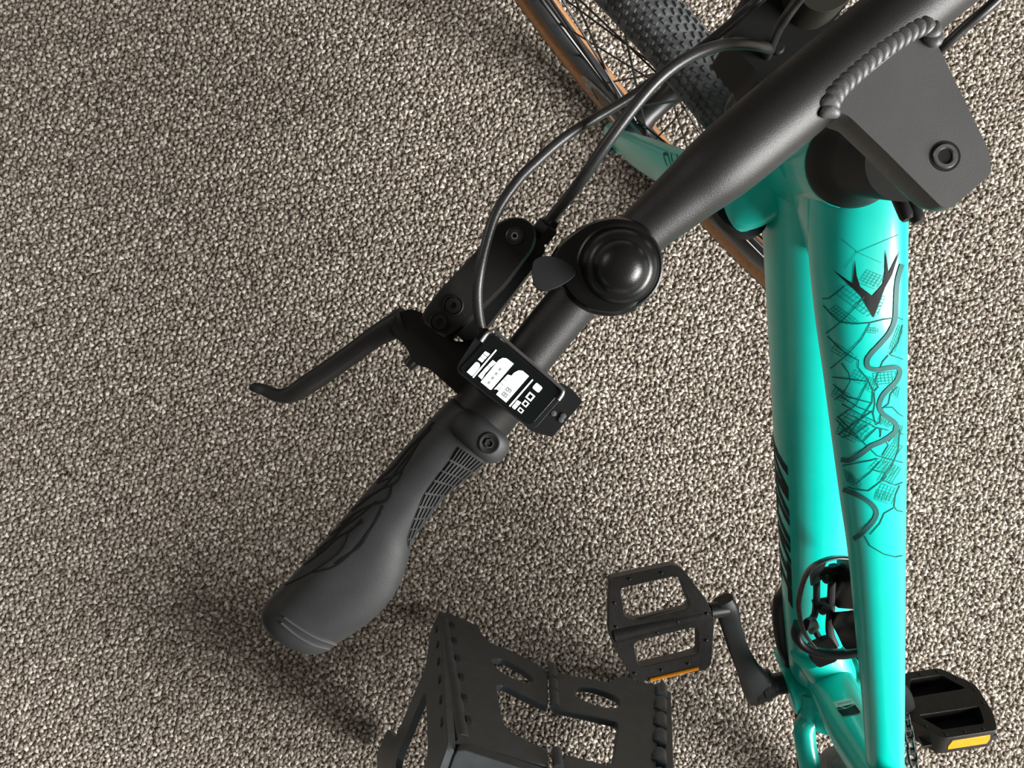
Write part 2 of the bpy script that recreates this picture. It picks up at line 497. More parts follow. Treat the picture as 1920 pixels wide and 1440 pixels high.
for s, nm in ((1, 'chain_stay'), (-1, 'chain_stay')):
    a = BB + axle_b * (.036 * s) - fwd * .01 + Vector((0, 0, .004)); b = rear_hub + axle_b * (.064 * s)
    cs = smooth_path([a, a.lerp(b, .18) + axle_b * .004 * s, a.lerp(b, .5) + axle_b * .012 * s, b], 6)
    if s == 1: cs = smooth_path([U(1514, 1296, .300), U(1518, 1345, .298), U(1519, 1440, .304), b], 6)
    V, F = sweep_geo(cs, [.0120] * 6 + [.012] * (len(cs) - 6), [.018] * 6 + [.014] * (len(cs) - 6), 20)
    finish(nm, V, F, 'mint', bike)
st_ax = (Vector(stp[-1][:3]) - Vector(stp[-8][:3])).normalized(); st_top = Vector(stp[-1][:3])
V, F = lathe_geo(st_top - st_ax * .02, st_ax, [(.0205, 0), (.0205, .026), (.0136, .028), (.0136, .20)], 28); finish('seat_post', V, F, 'bar', bike)
sd0 = st_top + st_ax * .185
sad = smooth_path([(-.13, 0, .060, .020), (-.10, .004, .072, .024), (-.03, .004, .058, .024), (.06, .002, .028, .020), (.13, 0, .021, .016), (.145, -.004, .010, .010)], 5)
V, F = sweep_geo([sd0 + fwd * p[0] + Vector((0, 0, p[1] + .02)) for p in sad], [p[2] for p in sad], [p[3] for p in sad], 28, ex=2.6); finish('saddle', V, F, 'rubber_dark', bike, angle=60)
sc = U(1668, 1500, .525)
for s in (1, -1):
    V, F = sweep_geo(smooth_path([sc + axle_b * .012 * s, sc.lerp(rear_hub, .5) + axle_b * .05 * s, rear_hub + axle_b * .064 * s], 6), .009, .012, 14)
    finish('seat_stay', V, F, 'mint', bike)
V, F = sweep_geo([U(1512, 1345, .292), U(1540, 1355, .310), U(1580, 1368, .345)], [.013, .013, .013], [.008, .008, .008], 14)
finish('stay_bridge', V, F, 'mint', bike)
# black guard under the down tube and bracket
V, F = sweep_geo(smooth_path([U(1476, 1100, .365), U(1463, 1140, .340), U(1469, 1205, .300), U(1482, 1240, .275), U(1494, 1275, .250), U(1504, 1340, .245), U(1508, 1400, .250), U(1508, 1470, .255)], 5),
                 [.006] * 3 + [.009] * 33, .010, 16)
finish('underside_guard', V, F, 'plastic', bike)

# ---- printed graphics
bv_tt = bvh_of([top_tube]); bv_dt = bvh_of([down_tube]); bv_st = bvh_of([seat_tube])
def q4(pts): return [(1420 + x / 3.79, 440 + y / 3.79) for x, y in pts]
def q5(pts): return [(1420 + x / 3.79, 780 + y / 3.79) for x, y in pts]
antler = q4([(823, 590), (735, 435), (690, 390), (535, 246), (680, 348), (692, 172), (706, 290), (730, 368), (818, 435), (890, 350), (905, 262), (908, 100), (930, 272), (1008, 112), (955, 285), (905, 375)])
V, F = decal_geo(bv_tt, antler)
finish('antler_emblem', V, F, 'ink', top_tube, smooth=True)
rivers = [smooth_path(q4([(1025, 210), (992, 330), (982, 480), (975, 600), (940, 690), (880, 765), (810, 840), (780, 890), (790, 940), (850, 958), (930, 945), (990, 942), (1010, 975), (985, 1040), (925, 1100), (885, 1150), (865, 1215), (890, 1268), (945, 1308), (982, 1345), (978, 1400)]), 4)
          + smooth_path(q5([(972, 130), (930, 150), (880, 180), (810, 210), (770, 242), (710, 285), (650, 312), (596, 308)]), 4)[4:],
          smooth_path(q5([(612, 520), (690, 550), (765, 588), (820, 632), (846, 680), (830, 735), (785, 790), (735, 838), (685, 872)]), 4)]
V, F = join([ribbon_geo(bv_tt, r, 8.8, .0005) for r in rivers])
finish('river_print', V, F, 'river', top_tube)
roads = [q4(p) for p in (
    [(465, 455), (510, 450), (560, 410), (620, 360)], [(470, 500), (530, 570), (590, 620), (700, 632), (800, 625), (900, 600), (1000, 588), (1032, 605)],
    [(490, 700), (590, 620), (700, 510), (760, 440)], [(520, 950), (640, 850), (740, 740), (800, 630)],
    [(500, 720), (570, 790), (640, 850), (720, 890), (715, 940), (780, 1020), (820, 1100), (815, 1190), (740, 1300), (650, 1420)],
    [(535, 1010), (620, 1020), (780, 1040)], [(550, 1170), (600, 1140), (660, 1040), (650, 980), (600, 910)],
    [(540, 1060), (640, 1150), (815, 1195)], [(600, 1150), (720, 1225), (820, 1262)], [(565, 1300), (700, 1210), (780, 1050)],
    [(570, 1290), (640, 1360), (720, 1440)], [(580, 1420), (700, 1330), (820, 1250)], [(600, 1200), (760, 1290), (880, 1345)],
    [(940, 850), (1032, 885)], [(930, 855), (890, 900), (870, 950), (835, 1040), (860, 1080), (830, 1110)], [(1030, 640), (1000, 760), (940, 850)],
    [(820, 1260), (840, 1350), (870, 1330), (880, 1240), (930, 1200), (945, 1130), (990, 1080)], [(900, 1225), (960, 1225), (1000, 1270), (1032, 1290)],
    [(830, 1120), (835, 1200), (820, 1280)], [(690, 1290), (790, 1340), (830, 1360)], [(820, 1360), (870, 1380), (875, 1430)])]
roads += [q5(p) for p in (
    [(560, 20), (640, 110), (750, 180), (850, 280), (1032, 330)], [(575, 130), (700, 40), (760, 0)], [(745, 185), (800, 130), (850, 80), (880, 95), (870, 150)],
    [(885, 280), (930, 205), (900, 165)], [(610, 350), (800, 315), (850, 300)], [(880, 450), (960, 340), (1000, 240), (1010, 90)], [(700, 480), (800, 400), (870, 320)],
    [(820, 380), (900, 400), (915, 430), (880, 460), (790, 530), (700, 520), (640, 500)], [(880, 450), (980, 490), (1032, 470)],
    [(1010, 490), (980, 560), (970, 640), (990, 670), (1032, 680)], [(970, 650), (900, 690), (870, 760), (800, 840)], [(760, 850), (800, 920), (900, 980), (980, 1000), (1030, 990)],
    [(850, 80), (930, 100)], [(600, 150), (700, 120), (780, 60)], [(930, 180), (1000, 110), (1032, 130)])]
V, F = join([ribbon_geo(bv_tt, p, 1.8, .0004) for p in roads])
finish('street_map_print', V, F, 'road', top_tube)
fine = []
def grid(org, du, dv, nu, nv, q):
    o = np.array(org, float); du = np.array(du, float); dv = np.array(dv, float)
    for i in range(nu + 1): fine.append(q([tuple(o + du * i / nu), tuple(o + du * i / nu + dv * (0.8 + .2 * random.random()))]))
    for j in range(nv + 1): fine.append(q([tuple(o + dv * j / nv), tuple(o + dv * j / nv + du * (0.8 + .2 * random.random()))]))
grid((1000, 640), (32, 40), (-70, 190), 3, 8, q4); grid((820, 985), (160, -15), (10, 80), 6, 4, q4)
grid((560, 1080), (110, 60), (-40, 60), 5, 4, q4); grid((560, 420), (220, 160), (110, -90), 9, 4, q4)
grid((780, 250), (120, 50), (-60, 90), 5, 5, q4); grid((870, 430), (-60, 140), (40, 10), 6, 2, q4)
grid((790, 660), (70, 5), (-5, 35), 4, 2, q4); grid((560, 770), (150, 90), (-40, 50), 6, 3, q4)
grid((700, 960), (90, 50), (-40, 60), 4, 3, q4); grid((970, 1060), (40, 25), (-20, 80), 3, 5, q4)
grid((640, 1240), (170, 90), (-60, 60), 6, 3, q4); grid((870, 1290), (90, 50), (-15, 30), 4, 2, q4)
grid((960, 190), (72, 20), (-110, 170), 4, 8, q5); grid((860, 300), (150, 60), (-70, 70), 6, 4, q5)
grid((650, 420), (90, 50), (-10, 50), 4, 3, q5); grid((880, 480), (120, 40), (-50, 110), 5, 5, q5); grid((890, 10), (60, 40), (-20, 30), 4, 2, q5)
grid((560, 500), (160, 110), (-60, 40), 8, 3, q4); grid((800, 1010), (60, 30), (-30, 90), 4, 5, q4); grid((590, 1330), (160, 80), (-30, 80), 6, 4, q4)
grid((930, 330), (90, 40), (-80, 130), 5, 8, q5); grid((1000, 60), (32, 10), (-40, 150), 3, 9, q5); grid((700, 30), (120, 70), (-70, 60), 5, 3, q5); grid((620, 380), (70, 40), (20, 90), 4, 5, q5)
grid((850, 520), (100, 30), (-20, 60), 6, 3, q5)
fine += [q4(p) for p in ([(700, 120), (880, 200)], [(600, 30), (710, 120), (620, 240)], [(1000, 0), (700, 130)])]
V, F = join([ribbon_geo(bv_tt, p, 0.9, .0003, 6) for p in fine])
o = finish('side_street_print', V, F, 'road_faint', top_tube); o['kind'] = 'stuff'

# lettering wrapped round the left side of the down tube
dtp = [Vector(p) for p in dt_path]
def dt_at(ypx, ang):
    """surface point at the image row of the tube's edge and an angle round the tube (90 = top, 180 = left side)"""
    # find station whose axis point appears on that row
    best = None
    for i in range(len(dtp) - 1):
        y0 = 720 - dtp[i].y * FPX / (CAM_H - dtp[i].z); y1 = 720 - dtp[i + 1].y * FPX / (CAM_H - dtp[i + 1].z)
        if y0 <= ypx <= y1:
            f = (ypx - y0) / (y1 - y0); best = (dtp[i].lerp(dtp[i + 1], f), (dtp[i + 1] - dtp[i]).normalized(), (i + f) / (nd - 1)); break
    p, t, s = best
    sd = t.cross(Vector((0, 0, 1))).normalized(); nn = sd.cross(t)
    w = lerp_list([(0, .036), (.3, .0335), (.7, .0325), (1, .030)], s) + .0004; h = lerp_list([(0, .040), (.5, .036), (1, .030)], s) + .0004
    a = math.radians(ang); c, sn = math.cos(a), math.sin(a); ex = 2.3
    # image-left side of the tube: side vector points to image-left when the tube runs towards the viewer's feet
    if sd.x > 0: sgn = 1
    else: sgn = -1
    return p + sd * (w * sgn * math.copysign(abs(c) ** (2 / ex), c)) + nn * (h * math.copysign(abs(sn) ** (2 / ex), sn))
def letter_geo(poly):
    """poly in (row px, v) with v = 1 at the top edge of the letters and 0 at the baseline"""
    out = []
    vs = []
    n = len(poly)
    for i in range(n):
        a = Vector(poly[i]); b = Vector(poly[(i + 1) % n])
        for k in range(6): vs.append(a.lerp(b, k / 6))
    r = geometry.delaunay_2d_cdt([Vector((p.x / 100, p.y)) for p in vs], [(i, (i + 1) % len(vs)) for i in range(len(vs))], [tuple(range(len(vs)))], 1, 1e-5)
    return [dt_at(p.x * 100, 232 - 72 * p.y) for p in r[0]], [tuple(f) for f in r[2]]
SH = 44
def lp(poly): return [(r - SH * (1 - v), v) for r, v in poly]
def stroke(t0, t1, b0, b1, v0=0.0, v1=1.0): return lp([(t0, v1), (t1, v1), (b1, v0), (b0, v0)])
def block(r0, r1, v0, v1): return lp([(r0, v1), (r1, v1), (r1, v0), (r0, v0)])
letters = [
    [stroke(835, 851, 854, 868), stroke(874, 888, 854, 868), stroke(882, 900, 901, 915), stroke(918, 932, 901, 915)],   # W
    [block(935, 948, 0, 1), block(970, 984, 0, 1), block(946, 972, .42, .58)],                                         # H
    [stroke(987, 1000, 998, 1010, .42), stroke(1012, 1025, 1001, 1013, .42), block(999, 1012, 0, .46)],                # Y
    [block(1028, 1067, .84, 1), block(1041, 1054, 0, .9)],                                                             # T
    [block(1070, 1082, 0, 1), block(1072, 1106, .84, 1), block(1072, 1103, .42, .58), block(1072, 1106, 0, .16)],      # E
]
for L in letters:
    V, F = join([letter_geo(s) for s in L])
    finish('frame_letter', V, F, 'ink', down_tube)

# sticker on the seat tube
def s1(pts): return [(1540 + x / 13.09, 1290 + y / 13.09) for x, y in pts]
V, F = decal_geo(bv_st, s1([(285, 355), (640, 262), (720, 262), (780, 300), (968, 590), (950, 630), (525, 725)]), .0004, 4)
stk = finish('frame_sticker', V, F, 'sticker', seat_tube)
V, F = decal_geo(bv_st, s1([(400, 545), (610, 520), (830, 418), (955, 595), (930, 632), (530, 712)]), .0007, 4)
finish('sticker_panel', V, F, 'ink', seat_tube)
V, F = join([decal_geo(bv_st, s1([(385, 495), (455, 478), (580, 508), (402, 528)]), .0007, 4), decal_geo(bv_st, s1([(500, 468), (815, 398), (620, 492)]), .0007, 4)])
finish('sticker_envelope', V, F, 'ink', seat_tube)
mk = []
for i in range(6):
    x = 425 + i * 52; y = 410 - i * 11
    mk.append(ribbon_geo(bv_st, s1([(x, y - 18), (x + 16, y + 16)]), 1.1, .0006, 2)); mk.append(ribbon_geo(bv_st, s1([(x + 8, y - 22), (x + 30, y - 26)]), .8, .0006, 2))
V, F = join(mk)
o = finish('sticker_print', V, F, 'river', seat_tube); o['kind'] = 'stuff'

# ---- headset and stem
V, F = lathe_geo(ht_top - st_dir * .001, st_dir, [(.0245, 0), (.0252, .002), (.0252, .006), (.0225, .016), (.0195, .026), (.0185, .034), (.0185, .085)], 48)
finish('headset_cover', V, F, 'matt_black', bike)
stem_z = .9575
outer = round_poly([(1556, 205), (1572, 172), (1604, 140), (1660, 92), (1712, 58), (1742, 52), (1757, 82), (1856, 285), (1859, 326), (1783, 391), (1765, 388), (1660, 283), (1590, 216)], 9, 4)
pts, tris = fill_poly(outer)
cx = sum(p[0] for p in pts) / len(pts); cy = sum(p[1] for p in pts) / len(pts)
cw = U(1700, 210, stem_z)
def low(p, inset, dz):
    q = U(p[0], p[1], stem_z); q = cw + (q - cw) * inset
    return q + Vector((0, 0, -dz)) - st_dir * 0
rings = [(1.0, 0), (1.0, .008), (.93, .017), (.78, .024)]
Vs = []; n = len(pts)
for ins, dz in rings: Vs += [low(p, ins, dz) for p in pts]
Fs = [t for t in tris] + [tuple(i + 3 * n for i in reversed(t)) for t in tris]
for k in range(3):
    for i in range(n):
        j = (i + 1) % n
        Fs.append((k * n + i, k * n + j, (k + 1) * n + j, (k + 1) * n + i))
stem = finish('stem', Vs, Fs, 'stem', bike, bevel=.0022, bseg=3)
bolt_c = U(1772, 293, stem_z)
V, F = lathe_geo(bolt_c + Vector((0, 0, -.004)), (0, 0, 1), [(.0052, 0), (.0052, .0042), (.0047, .0050), (.0034, .0050), (.0030, .0042), (.0024, .0030), (.0022, .0012)], 32)
sb = finish('stem_bolt', V, F, 'chrome', stem)
V, F = lathe_geo(bolt_c + Vector((0, 0, -.002)), (0, 0, 1), [(.0062, 0), (.0062, .0022), (.0050, .0022)], 32)
finish('bolt_shadow_ring', V, F, 'matt_black', stem)  # black ring in place of the shadow round the bolt head
V, F = lathe_geo(bolt_c + Vector((0, 0, -.003)), (0, 0, 1), [(.0026, 0), (.0026, .0030)], 6)
finish('bolt_socket', V, F, 'matt_black', stem)
for (x, y) in ((1712, 382), (1733, 387)):
    V, F = lathe_geo(U(x, y, .915) + Vector((0, 0, -.010)), (0.3, -1, 0.25), [(.0028, -.008), (.0034, -.006), (.0034, .004), (.0026, .006)], 14)
    finish('pinch_bolt', V, F, 'black_metal', stem)
# weld beads round the joint of stem and bar
weld = smooth_path([(1556, 214), (1557, 194), (1572, 168), (1596, 144), (1621, 121), (1648, 98), (1675, 79), (1702, 62), (1724, 51), (1740, 49), (1748, 60), (1750, 74)], 8)
acc = 0; beads = [weld[0]]
for a, b in zip(weld, weld[1:]):
    acc += np.linalg.norm(b - a)
    if acc >= 15.0: beads.append(b); acc = 0
for i, b in enumerate(beads):
    nb = beads[min(i + 1, len(beads) - 1)]; pb = beads[max(i - 1, 0)]
    ang = math.atan2(-(nb[1] - pb[1]), nb[0] - pb[0])
    edge = min(1, min(i + .6, len(beads) - 1 - i + .6) / 2.0)
    c = U(b[0], b[1], .9578 + .0018 * edge)
    V, F = [], []
    nr, ns = 7, 14
    for r in range(nr + 1):
        th = math.pi * r / nr
        for s in range(ns):
            ph = 2 * math.pi * s / ns
            lx = .0032 * math.sin(th) * math.cos(ph); ly = .0043 * math.sin(th) * math.sin(ph); lz = .0024 * math.cos(th)
            lx += .0016 * (1 - (ly / .0043) ** 2) + .0006 * lz / .0024
            V.append(c + Vector((lx * math.cos(ang) - ly * math.sin(ang), lx * math.sin(ang) + ly * math.cos(ang), lz)))
    for r in range(nr):
        for s in range(ns):
            F.append((r * ns + s, r * ns + (s + 1) % ns, (r + 1) * ns + (s + 1) % ns, (r + 1) * ns + s))
    finish('weld_bead', V, F, 'stem', stem, angle=180)

# ---- handlebar
barp = [(*U(640, 1095, .899), .0111), (*U(760, 950, .905), .0111), (*U(880, 806, .913), .0111), (*U(1028, 621, .925), .0111), (*U(1115, 520, .932), .0111), (*U(1202, 437, .938), .0112), (*U(1285, 366, .9415), .0132),
        (*U(1373, 292, .9445), .0157), (*U(1560, 136, .9455), .0159), (*U(1723, 0, .9465), .0159)]
bdir = (Vector(barp[-1][:3]) - Vector(barp[-3][:3])).normalized()
bar_c = U(1648, 63, .946)
def mirror(p): p = Vector(p[:3]); return p - bdir * (2 * (p - bar_c).dot(bdir))
barp = barp[:-1]
barp = barp + [(*mirror(p), p[3]) for p in reversed(barp)]
bp = smooth_path(barp, 6)
V, F = sweep_geo([p[:3] for p in bp], [p[3] for p in bp], [p[3] for p in bp], 36)
bar = finish('handlebar', V, F, 'bar', bike, angle=60)

# ---- grip
gst = [((862, 752), (948, 828), .0170), ((845, 748), (938, 846), .0178), ((803, 790), (906, 872), .0170), ((770, 826), (868, 903), .0168), ((739, 861), (835, 932), .0166), ((705, 900), (801, 976), .0164),
       ((668, 942), (774, 1015), .0162), ((632, 985), (766, 1048), .0160), ((597, 1024), (755, 1084), .0158), ((560, 1066), (733, 1124), .0156), ((530, 1098), (697, 1163), .0156), ((503, 1126), (658, 1190), .0156),
       ((492, 1146), (634, 1206), .0154), ((498, 1166), (619, 1217), .0146), ((512, 1180), (603, 1221), .0128), ((530, 1190), (590, 1216), .0080)]
gz = [.914 - .0011 * i for i in range(len(gst))]
gs = smooth_path([(a[0], a[1], b[0], b[1], h, z) for (a, b, h), z in zip(gst, gz)], 5)
NG = 40; V = []; F = []
for p in gs:
    A = U(p[0], p[1], p[5]); B = U(p[2], p[3], p[5] - .002); c = (A + B) / 2; hv = (B - A) / 2
    for k in range(NG):
        a = 2 * math.pi * k / NG; cu, su = math.cos(a), math.sin(a)
        cc = math.copysign(abs(cu) ** .85, cu); ss = math.copysign(abs(su) ** .9, su)
        hh = p[4] * (1 - .38 * max(0, min(1, (hv.length - .0125) / .012)) * (cu + 1) / 2)
        V.append(c + hv * cc + Vector((0, 0, hh * ss)))
for i in range(len(gs) - 1):
    for k in range(NG):
        F.append((i * NG + k, i * NG + (k + 1) % NG, (i + 1) * NG + (k + 1) % NG, (i + 1) * NG + k))
F.append(tuple(range(NG))); F.append(tuple((len(gs) - 1) * NG + k for k in range(NG)))
grip = finish('handlebar_grip', V, F, 'grip', bike, angle=70)
bv_g = bvh_of([grip])
finish('handlebar_grip', [mirror(v) for v in V], F, 'grip', bike, angle=70)     # the other end of the bar
def c7(pts): return [(470 + x / 2.8235, 730 + y / 2.8235) for x, y in pts]
def c8(pts): return [(560 + x / 4.8, 760 + y / 4.8) for x, y in pts]
def raised_geo(bvh, pts, w, hgt):
    """a low ridge that follows the surface"""
    a = ribbon_geo(bvh, pts, w * .55, hgt, 4); b = ribbon_geo(bvh, pts, w, -.0006, 4)
    if len(a[0]) != len(b[0]) or not a[0]: return [], []
    n = len(a[0]); V = a[0] + b[0]; F = list(a[1])
    for f in a[1]:
        F.append((f[0], f[3], f[3] + n, f[0] + n)); F.append((f[1], f[2], f[2] + n, f[1] + n))
    if a[1]:
        f = a[1][0]; F.append((f[0], f[1], f[1] + n, f[0] + n)); f = a[1][-1]; F.append((f[3], f[2], f[2] + n, f[3] + n))
    return V, F
# waffle pad of short ribs near the clamp
L1 = smooth_path(c8([(1440, 375), (1330, 540), (1240, 650), (1130, 800), (1060, 960), (1010, 1090), (975, 1210), (985, 1290)]), 8)
R1 = smooth_path(c8([(1690, 545), (1560, 640), (1470, 720), (1380, 830), (1280, 960), (1180, 1080), (1090, 1190), (995, 1290)]), 8)
V, F = decal_geo(bv_g, [tuple(p) for p in L1] + [tuple(p) for p in reversed(R1)], .00025, 5)
finish('grip_pad', V, F, 'rubber_dark', grip)
ribs = []
for r in range(9):
    i0 = 6 * r; i1 = 6 * r + 5
    i0 = min(i0, len(L1) - 1); i1 = min(i1, len(L1) - 1)
    wid = np.linalg.norm(R1[i0] - L1[i0]); m = max(2, int(wid / 6.2))
    for k in range(m):
        f = (k + .5) / m
        ribs.append(raised_geo(bv_g, [tuple(L1[i0] + (R1[i0] - L1[i0]) * f), tuple(L1[i1] + (R1[i1] - L1[i1]) * f)], 3.4, .0009))
V, F = join(ribs)
o = finish('grip_ribs', V, F, 'grip', grip, angle=30); o['kind'] = 'stuff'
# leaf shaped grooves along the outer side
gro = [[(1215, 150), (1100, 280), (980, 400), (850, 560), (690, 690)], [(1190, 205), (1080, 330), (980, 500), (880, 620), (700, 700)], [(1060, 360), (900, 560), (760, 740), (560, 860)],
       [(940, 560), (880, 690), (730, 760), (600, 850), (470, 950)], [(840, 700), (800, 850), (640, 900), (500, 980), (330, 1100)], [(760, 900), (700, 1030), (640, 1130), (560, 1260), (440, 1350), (330, 1430)],
       [(700, 860), (560, 980), (400, 1100), (300, 1200), (130, 1330)], [(570, 1020), (480, 1120), (360, 1180), (280, 1250), (160, 1340)], [(520, 960), (420, 1060), (330, 1130), (230, 1210)]]
gg = [ribbon_geo(bv_g, smooth_path(c8(p), 4), 3.4, .00025, 4) for p in gro]
gg += [ribbon_geo(bv_g, smooth_path(c7(p), 4), 2.4, .00025, 4) for p in ([(520, 750), (480, 850), (380, 930), (260, 1000), (170, 1040)], [(600, 700), (470, 780), (380, 860), (280, 930)], [(690, 650), (620, 760), (530, 870), (440, 940), (330, 970)])]
V, F = join(gg)
finish('grip_grooves', V, F, 'matt_black', grip)
for p in ([(180, 1205), (260, 1260), (350, 1310), (450, 1345)], [(165, 1235), (240, 1295), (330, 1345), (415, 1368)]):
    V, F = raised_geo(bv_g, smooth_path(c7(p), 5), 3.0, .0011)
    finish('grip_end_ring', V, F, 'stem', grip, angle=30)
# clamp boss, collar edge and bolt
V, F = sweep_geo(smooth_path([U(848, 776, .9130), U(862, 786, .9220), U(885, 804, .9280), U(915, 830, .9278), U(940, 850, .921)], 4), [.0060] * 3 + [.0074] * 12 + [.0062, .0042], [.005] * 15 + [.0045, .0030], 22, ex=2.5)
collar = finish('grip_clamp', V, F, 'grip', grip, angle=70)
V, F = lathe_geo(U(917, 831, .9330), (0.12, -0.12, 1), [(.0046, -.003), (.0047, .0003), (.0043, .0005), (.0038, .0004), (.0033, .0001)], 28)
finish('clamp_bolt', V, F, 'matt_black', grip)
V, F = lathe_geo(U(917, 831, .9330), (0.12, -0.12, 1), [(.0022, 0), (.0022, .0009), (.0016, .0009), (.0015, 0)], 6)
finish('bolt_socket', V, F, 'steel_dark', grip)
V, F = ribbon_geo(bv_g, smooth_path(c7([(1080, 235), (1150, 290), (1210, 340), (1270, 395)]), 5), 2.0, .0004, 4)
finish('grip_collar_edge', V, F, 'grip', grip)

# ---- brake lever
zb = .918
V, F = sweep_geo(smooth_path([U(932, 812, .911), U(896, 770, .914), U(868, 738, .916)], 6), [.0152] * 13, [.0150] * 13, 28)
clamp_mid = U(905, 776, .9145)
ca = (U(1028, 621, .925) - U(880, 806, .913)).normalized()
V, F = lathe_geo(clamp_mid - ca * .010, ca, [(.0125, 0), (.0148, .001), (.0148, .026), (.0125, .027)], 32)
lever = finish('brake_lever', V, F, 'lever', bike)
body_o = round_poly([(770, 578), (800, 590), (852, 640), (905, 640), (925, 700), (905, 790), (852, 733), (803, 690), (784, 686), (770, 672), (762, 650), (742, 634), (732, 610), (742, 588)], 9, 4)
plate_px('lever_bracket', body_o, [], .917, .016, 'lever', lever, bevel=.003, bseg=3)
res_o = round_poly([(928, 421), (956, 407), (985, 409), (1004, 426), (1006, 450), (1000, 468), (949, 536), (862, 622), (838, 636), (820, 626), (794, 604), (790, 592), (800, 575), (818, 551), (901, 462)], 14, 5)
rcx = U(900, 525, .934)
pts, tris = fill_poly(res_o); n = len(pts); Vs = []
for ins, z in ((.90, .9365), (.97, .9350), (1.0, .9325), (1.0, .914), (.86, .911)):
    for p in pts:
        q = U(p[0], p[1], .9325); c0 = U(900, 525, .9325)
        # offset towards the medial line so the rim is chamfered evenly
        ax = (U(970, 440, .9325) - U(820, 610, .9325)).normalized(); rel = q - c0; al = rel.dot(ax); perp = rel - ax * al
        q = c0 + ax * (al * (1 - (1 - ins) * .35)) + perp * ins
        Vs.append(Vector((q.x, q.y, z)))
Fs = [t for t in tris] + [tuple(i + 4 * n for i in reversed(t)) for t in tris]
for k in range(4):
    for i in range(n):
        j = (i + 1) % n; Fs.append((k * n + i, k * n + j, (k + 1) * n + j, (k + 1) * n + i))
res = finish('brake_reservoir', Vs, Fs, 'lever', lever, angle=25)
lower_o = round_poly([(985, 440), (1018, 450), (1024, 470), (938, 582), (896, 636), (868, 640), (840, 610), (930, 500)], 10, 4)
plate_px('reservoir_body', lower_o, [], .926, .016, 'plastic', lever, bevel=.003, bseg=3)
for (x, y, r, mt) in ((965, 443, .0030, 'steel_dark'), (850, 573, .0036, 'lever'), (825, 604, .0036, 'lever')):
    V, F = lathe_geo(U(x, y, .9358), (0, 0, 1), [(r * 1.25, -.001), (r * 1.25, .0012), (r * 1.12, .0014), (r * 1.08, .0008), (r * .95, .0008), (r * .9, .0016), (r * .40, .0016), (r * .34, .0004)], 28)
    finish('reservoir_screw', V, F, mt, lever)
for (x, y) in ((965, 443),):
    V, F = lathe_geo(U(x, y, .9366), (0, 0, 1), [(.0017, 0), (.0017, .0012), (.0010, .0012), (.0009, 0)], 6)
    finish('screw_socket', V, F, 'chrome', lever)
blade = [(762, 603, .910, .0070), (735, 614, .909, .0056), (700, 634, .907, .0048), (665, 660, .905, .0047), (620, 692, .903, .0047), (575, 722, .902, .0046), (545, 740, .901, .0040), (520, 741, .901, .0032), (498, 732, .901, .0028), (480, 727, .902, .0024), (470, 727, .902, .0014)]
bl = smooth_path([(*U(x, y, z), w) for x, y, z, w in blade], 5)
V, F = sweep_geo([p[:3] for p in bl], [p[3] for p in bl], [p[3] * 1.15 for p in bl], 20, ex=3.0)
finish('lever_blade', V, F, 'lever', lever, angle=50)
V, F = lathe_geo(U(765, 604, .916), (0, 0, 1), [(.0046, -.012), (.0046, .0004), (.0040, .0009), (.0018, .0009)], 24)
finish('lever_pivot', V, F, 'lever', lever)
V, F = lathe_geo(U(775, 676, .908), (-.5, -.5, 0.1), [(.0028, -.004), (.0030, .002), (.0024, .004)], 14)
finish('reach_screw', V, F, 'black_metal', lever)

# hose nut at the reservoir end
nd_ = (U(1050, 398, .926) - U(1012, 445, .922)).normalized()
V, F = lathe_geo(U(1008, 447, .920), nd_, [(.0040, 0), (.0056, .001), (.0056, .0075), (.0040, .0085), (.0036, .011)], 6)
finish('hose_nut', V, F, 'plastic', lever, smooth=False)

# ---- cables
def cable(name, pts, r, sub=8):
    p = smooth_path([(*U(x, y, z),) for x, y, z in pts], sub)
    return tube(name, p, r, 'hose', bike, n=12)
cable('brake_hose', [(1018, 434, .921), (1038, 404, .925), (1086, 344, .935), (1138, 268, .945), (1188, 201, .950), (1237, 146, .951), (1290, 108, .948), (1348, 86, .940), (1395, 82, .926), (1432, 88, .900), (1446, 94, .868)], .0026)
cable('display_cable', [(905, 630, .944), (897, 585, .946), (896, 535, .948), (908, 470, .950), (930, 400, .950), (968, 342, .948), (1004, 305, .945), (1068, 251, .940), (1173, 188, .932), (1232, 146, .928), (1319, 86, .926), (1395, 24, .928), (1428, -4, .930), (1500, -60, .925), (1540, -50, .90)], .0022)
cable('gear_cable', [(1600, -110, .935), (1545, -60, .925), (1497, 0, .915), (1462, 50, .905), (1445, 88, .885), (1434, 116, .862)], .0024)
cable('rear_brake_hose', [(1990, -120, .930), (1868, 0, .922), (1810, 50, .915), (1760, 95, .905), (1700, 140, .880), (1640, 180, .84)], .0024)
cable('shift_cable_loop', [(1440, 150, .83), (1412, 161, .825), (1388, 170, .815), (1372, 190, .80), (1366, 213, .79), (1375, 250, .77), (1400, 300, .74)], .0024)

# ---- display
ds_z = .9535
A_, B_, C_, D_ = (906, 609), (1061, 738), (999, 809), (852, 694)
disp_o = round_poly([A_, B_, C_, D_], 16, 5)
disp = plate_px('display_unit', disp_o, [], ds_z, .016, 'plastic', bike, bevel=.0025, bseg=3)
scr_o = round_poly([(921, 627), (1050, 736), (995, 799), (861, 695)], 10, 5)
plate_px('screen', scr_o, [], ds_z + .0007, .002, 'glass', disp, bevel=.0004, bseg=2)
V, F = sweep_geo([U(x, y, ds_z + .0011) for x, y in smooth_path([(902, 640), (914, 625), (925, 622), (936, 628), (1046, 722), (1055, 732), (1054, 740), (1047, 750)], 4)], .0008, .0008, 8)
finish('screen_rim_highlight', V, F, 'chrome', disp)  # bright strip along one edge only, standing in for the rim's highlight
pad_o = round_poly([(1050, 716), (1072, 729), (1093, 753), (1036, 820), (1000, 810), (985, 802)], 6, 3)
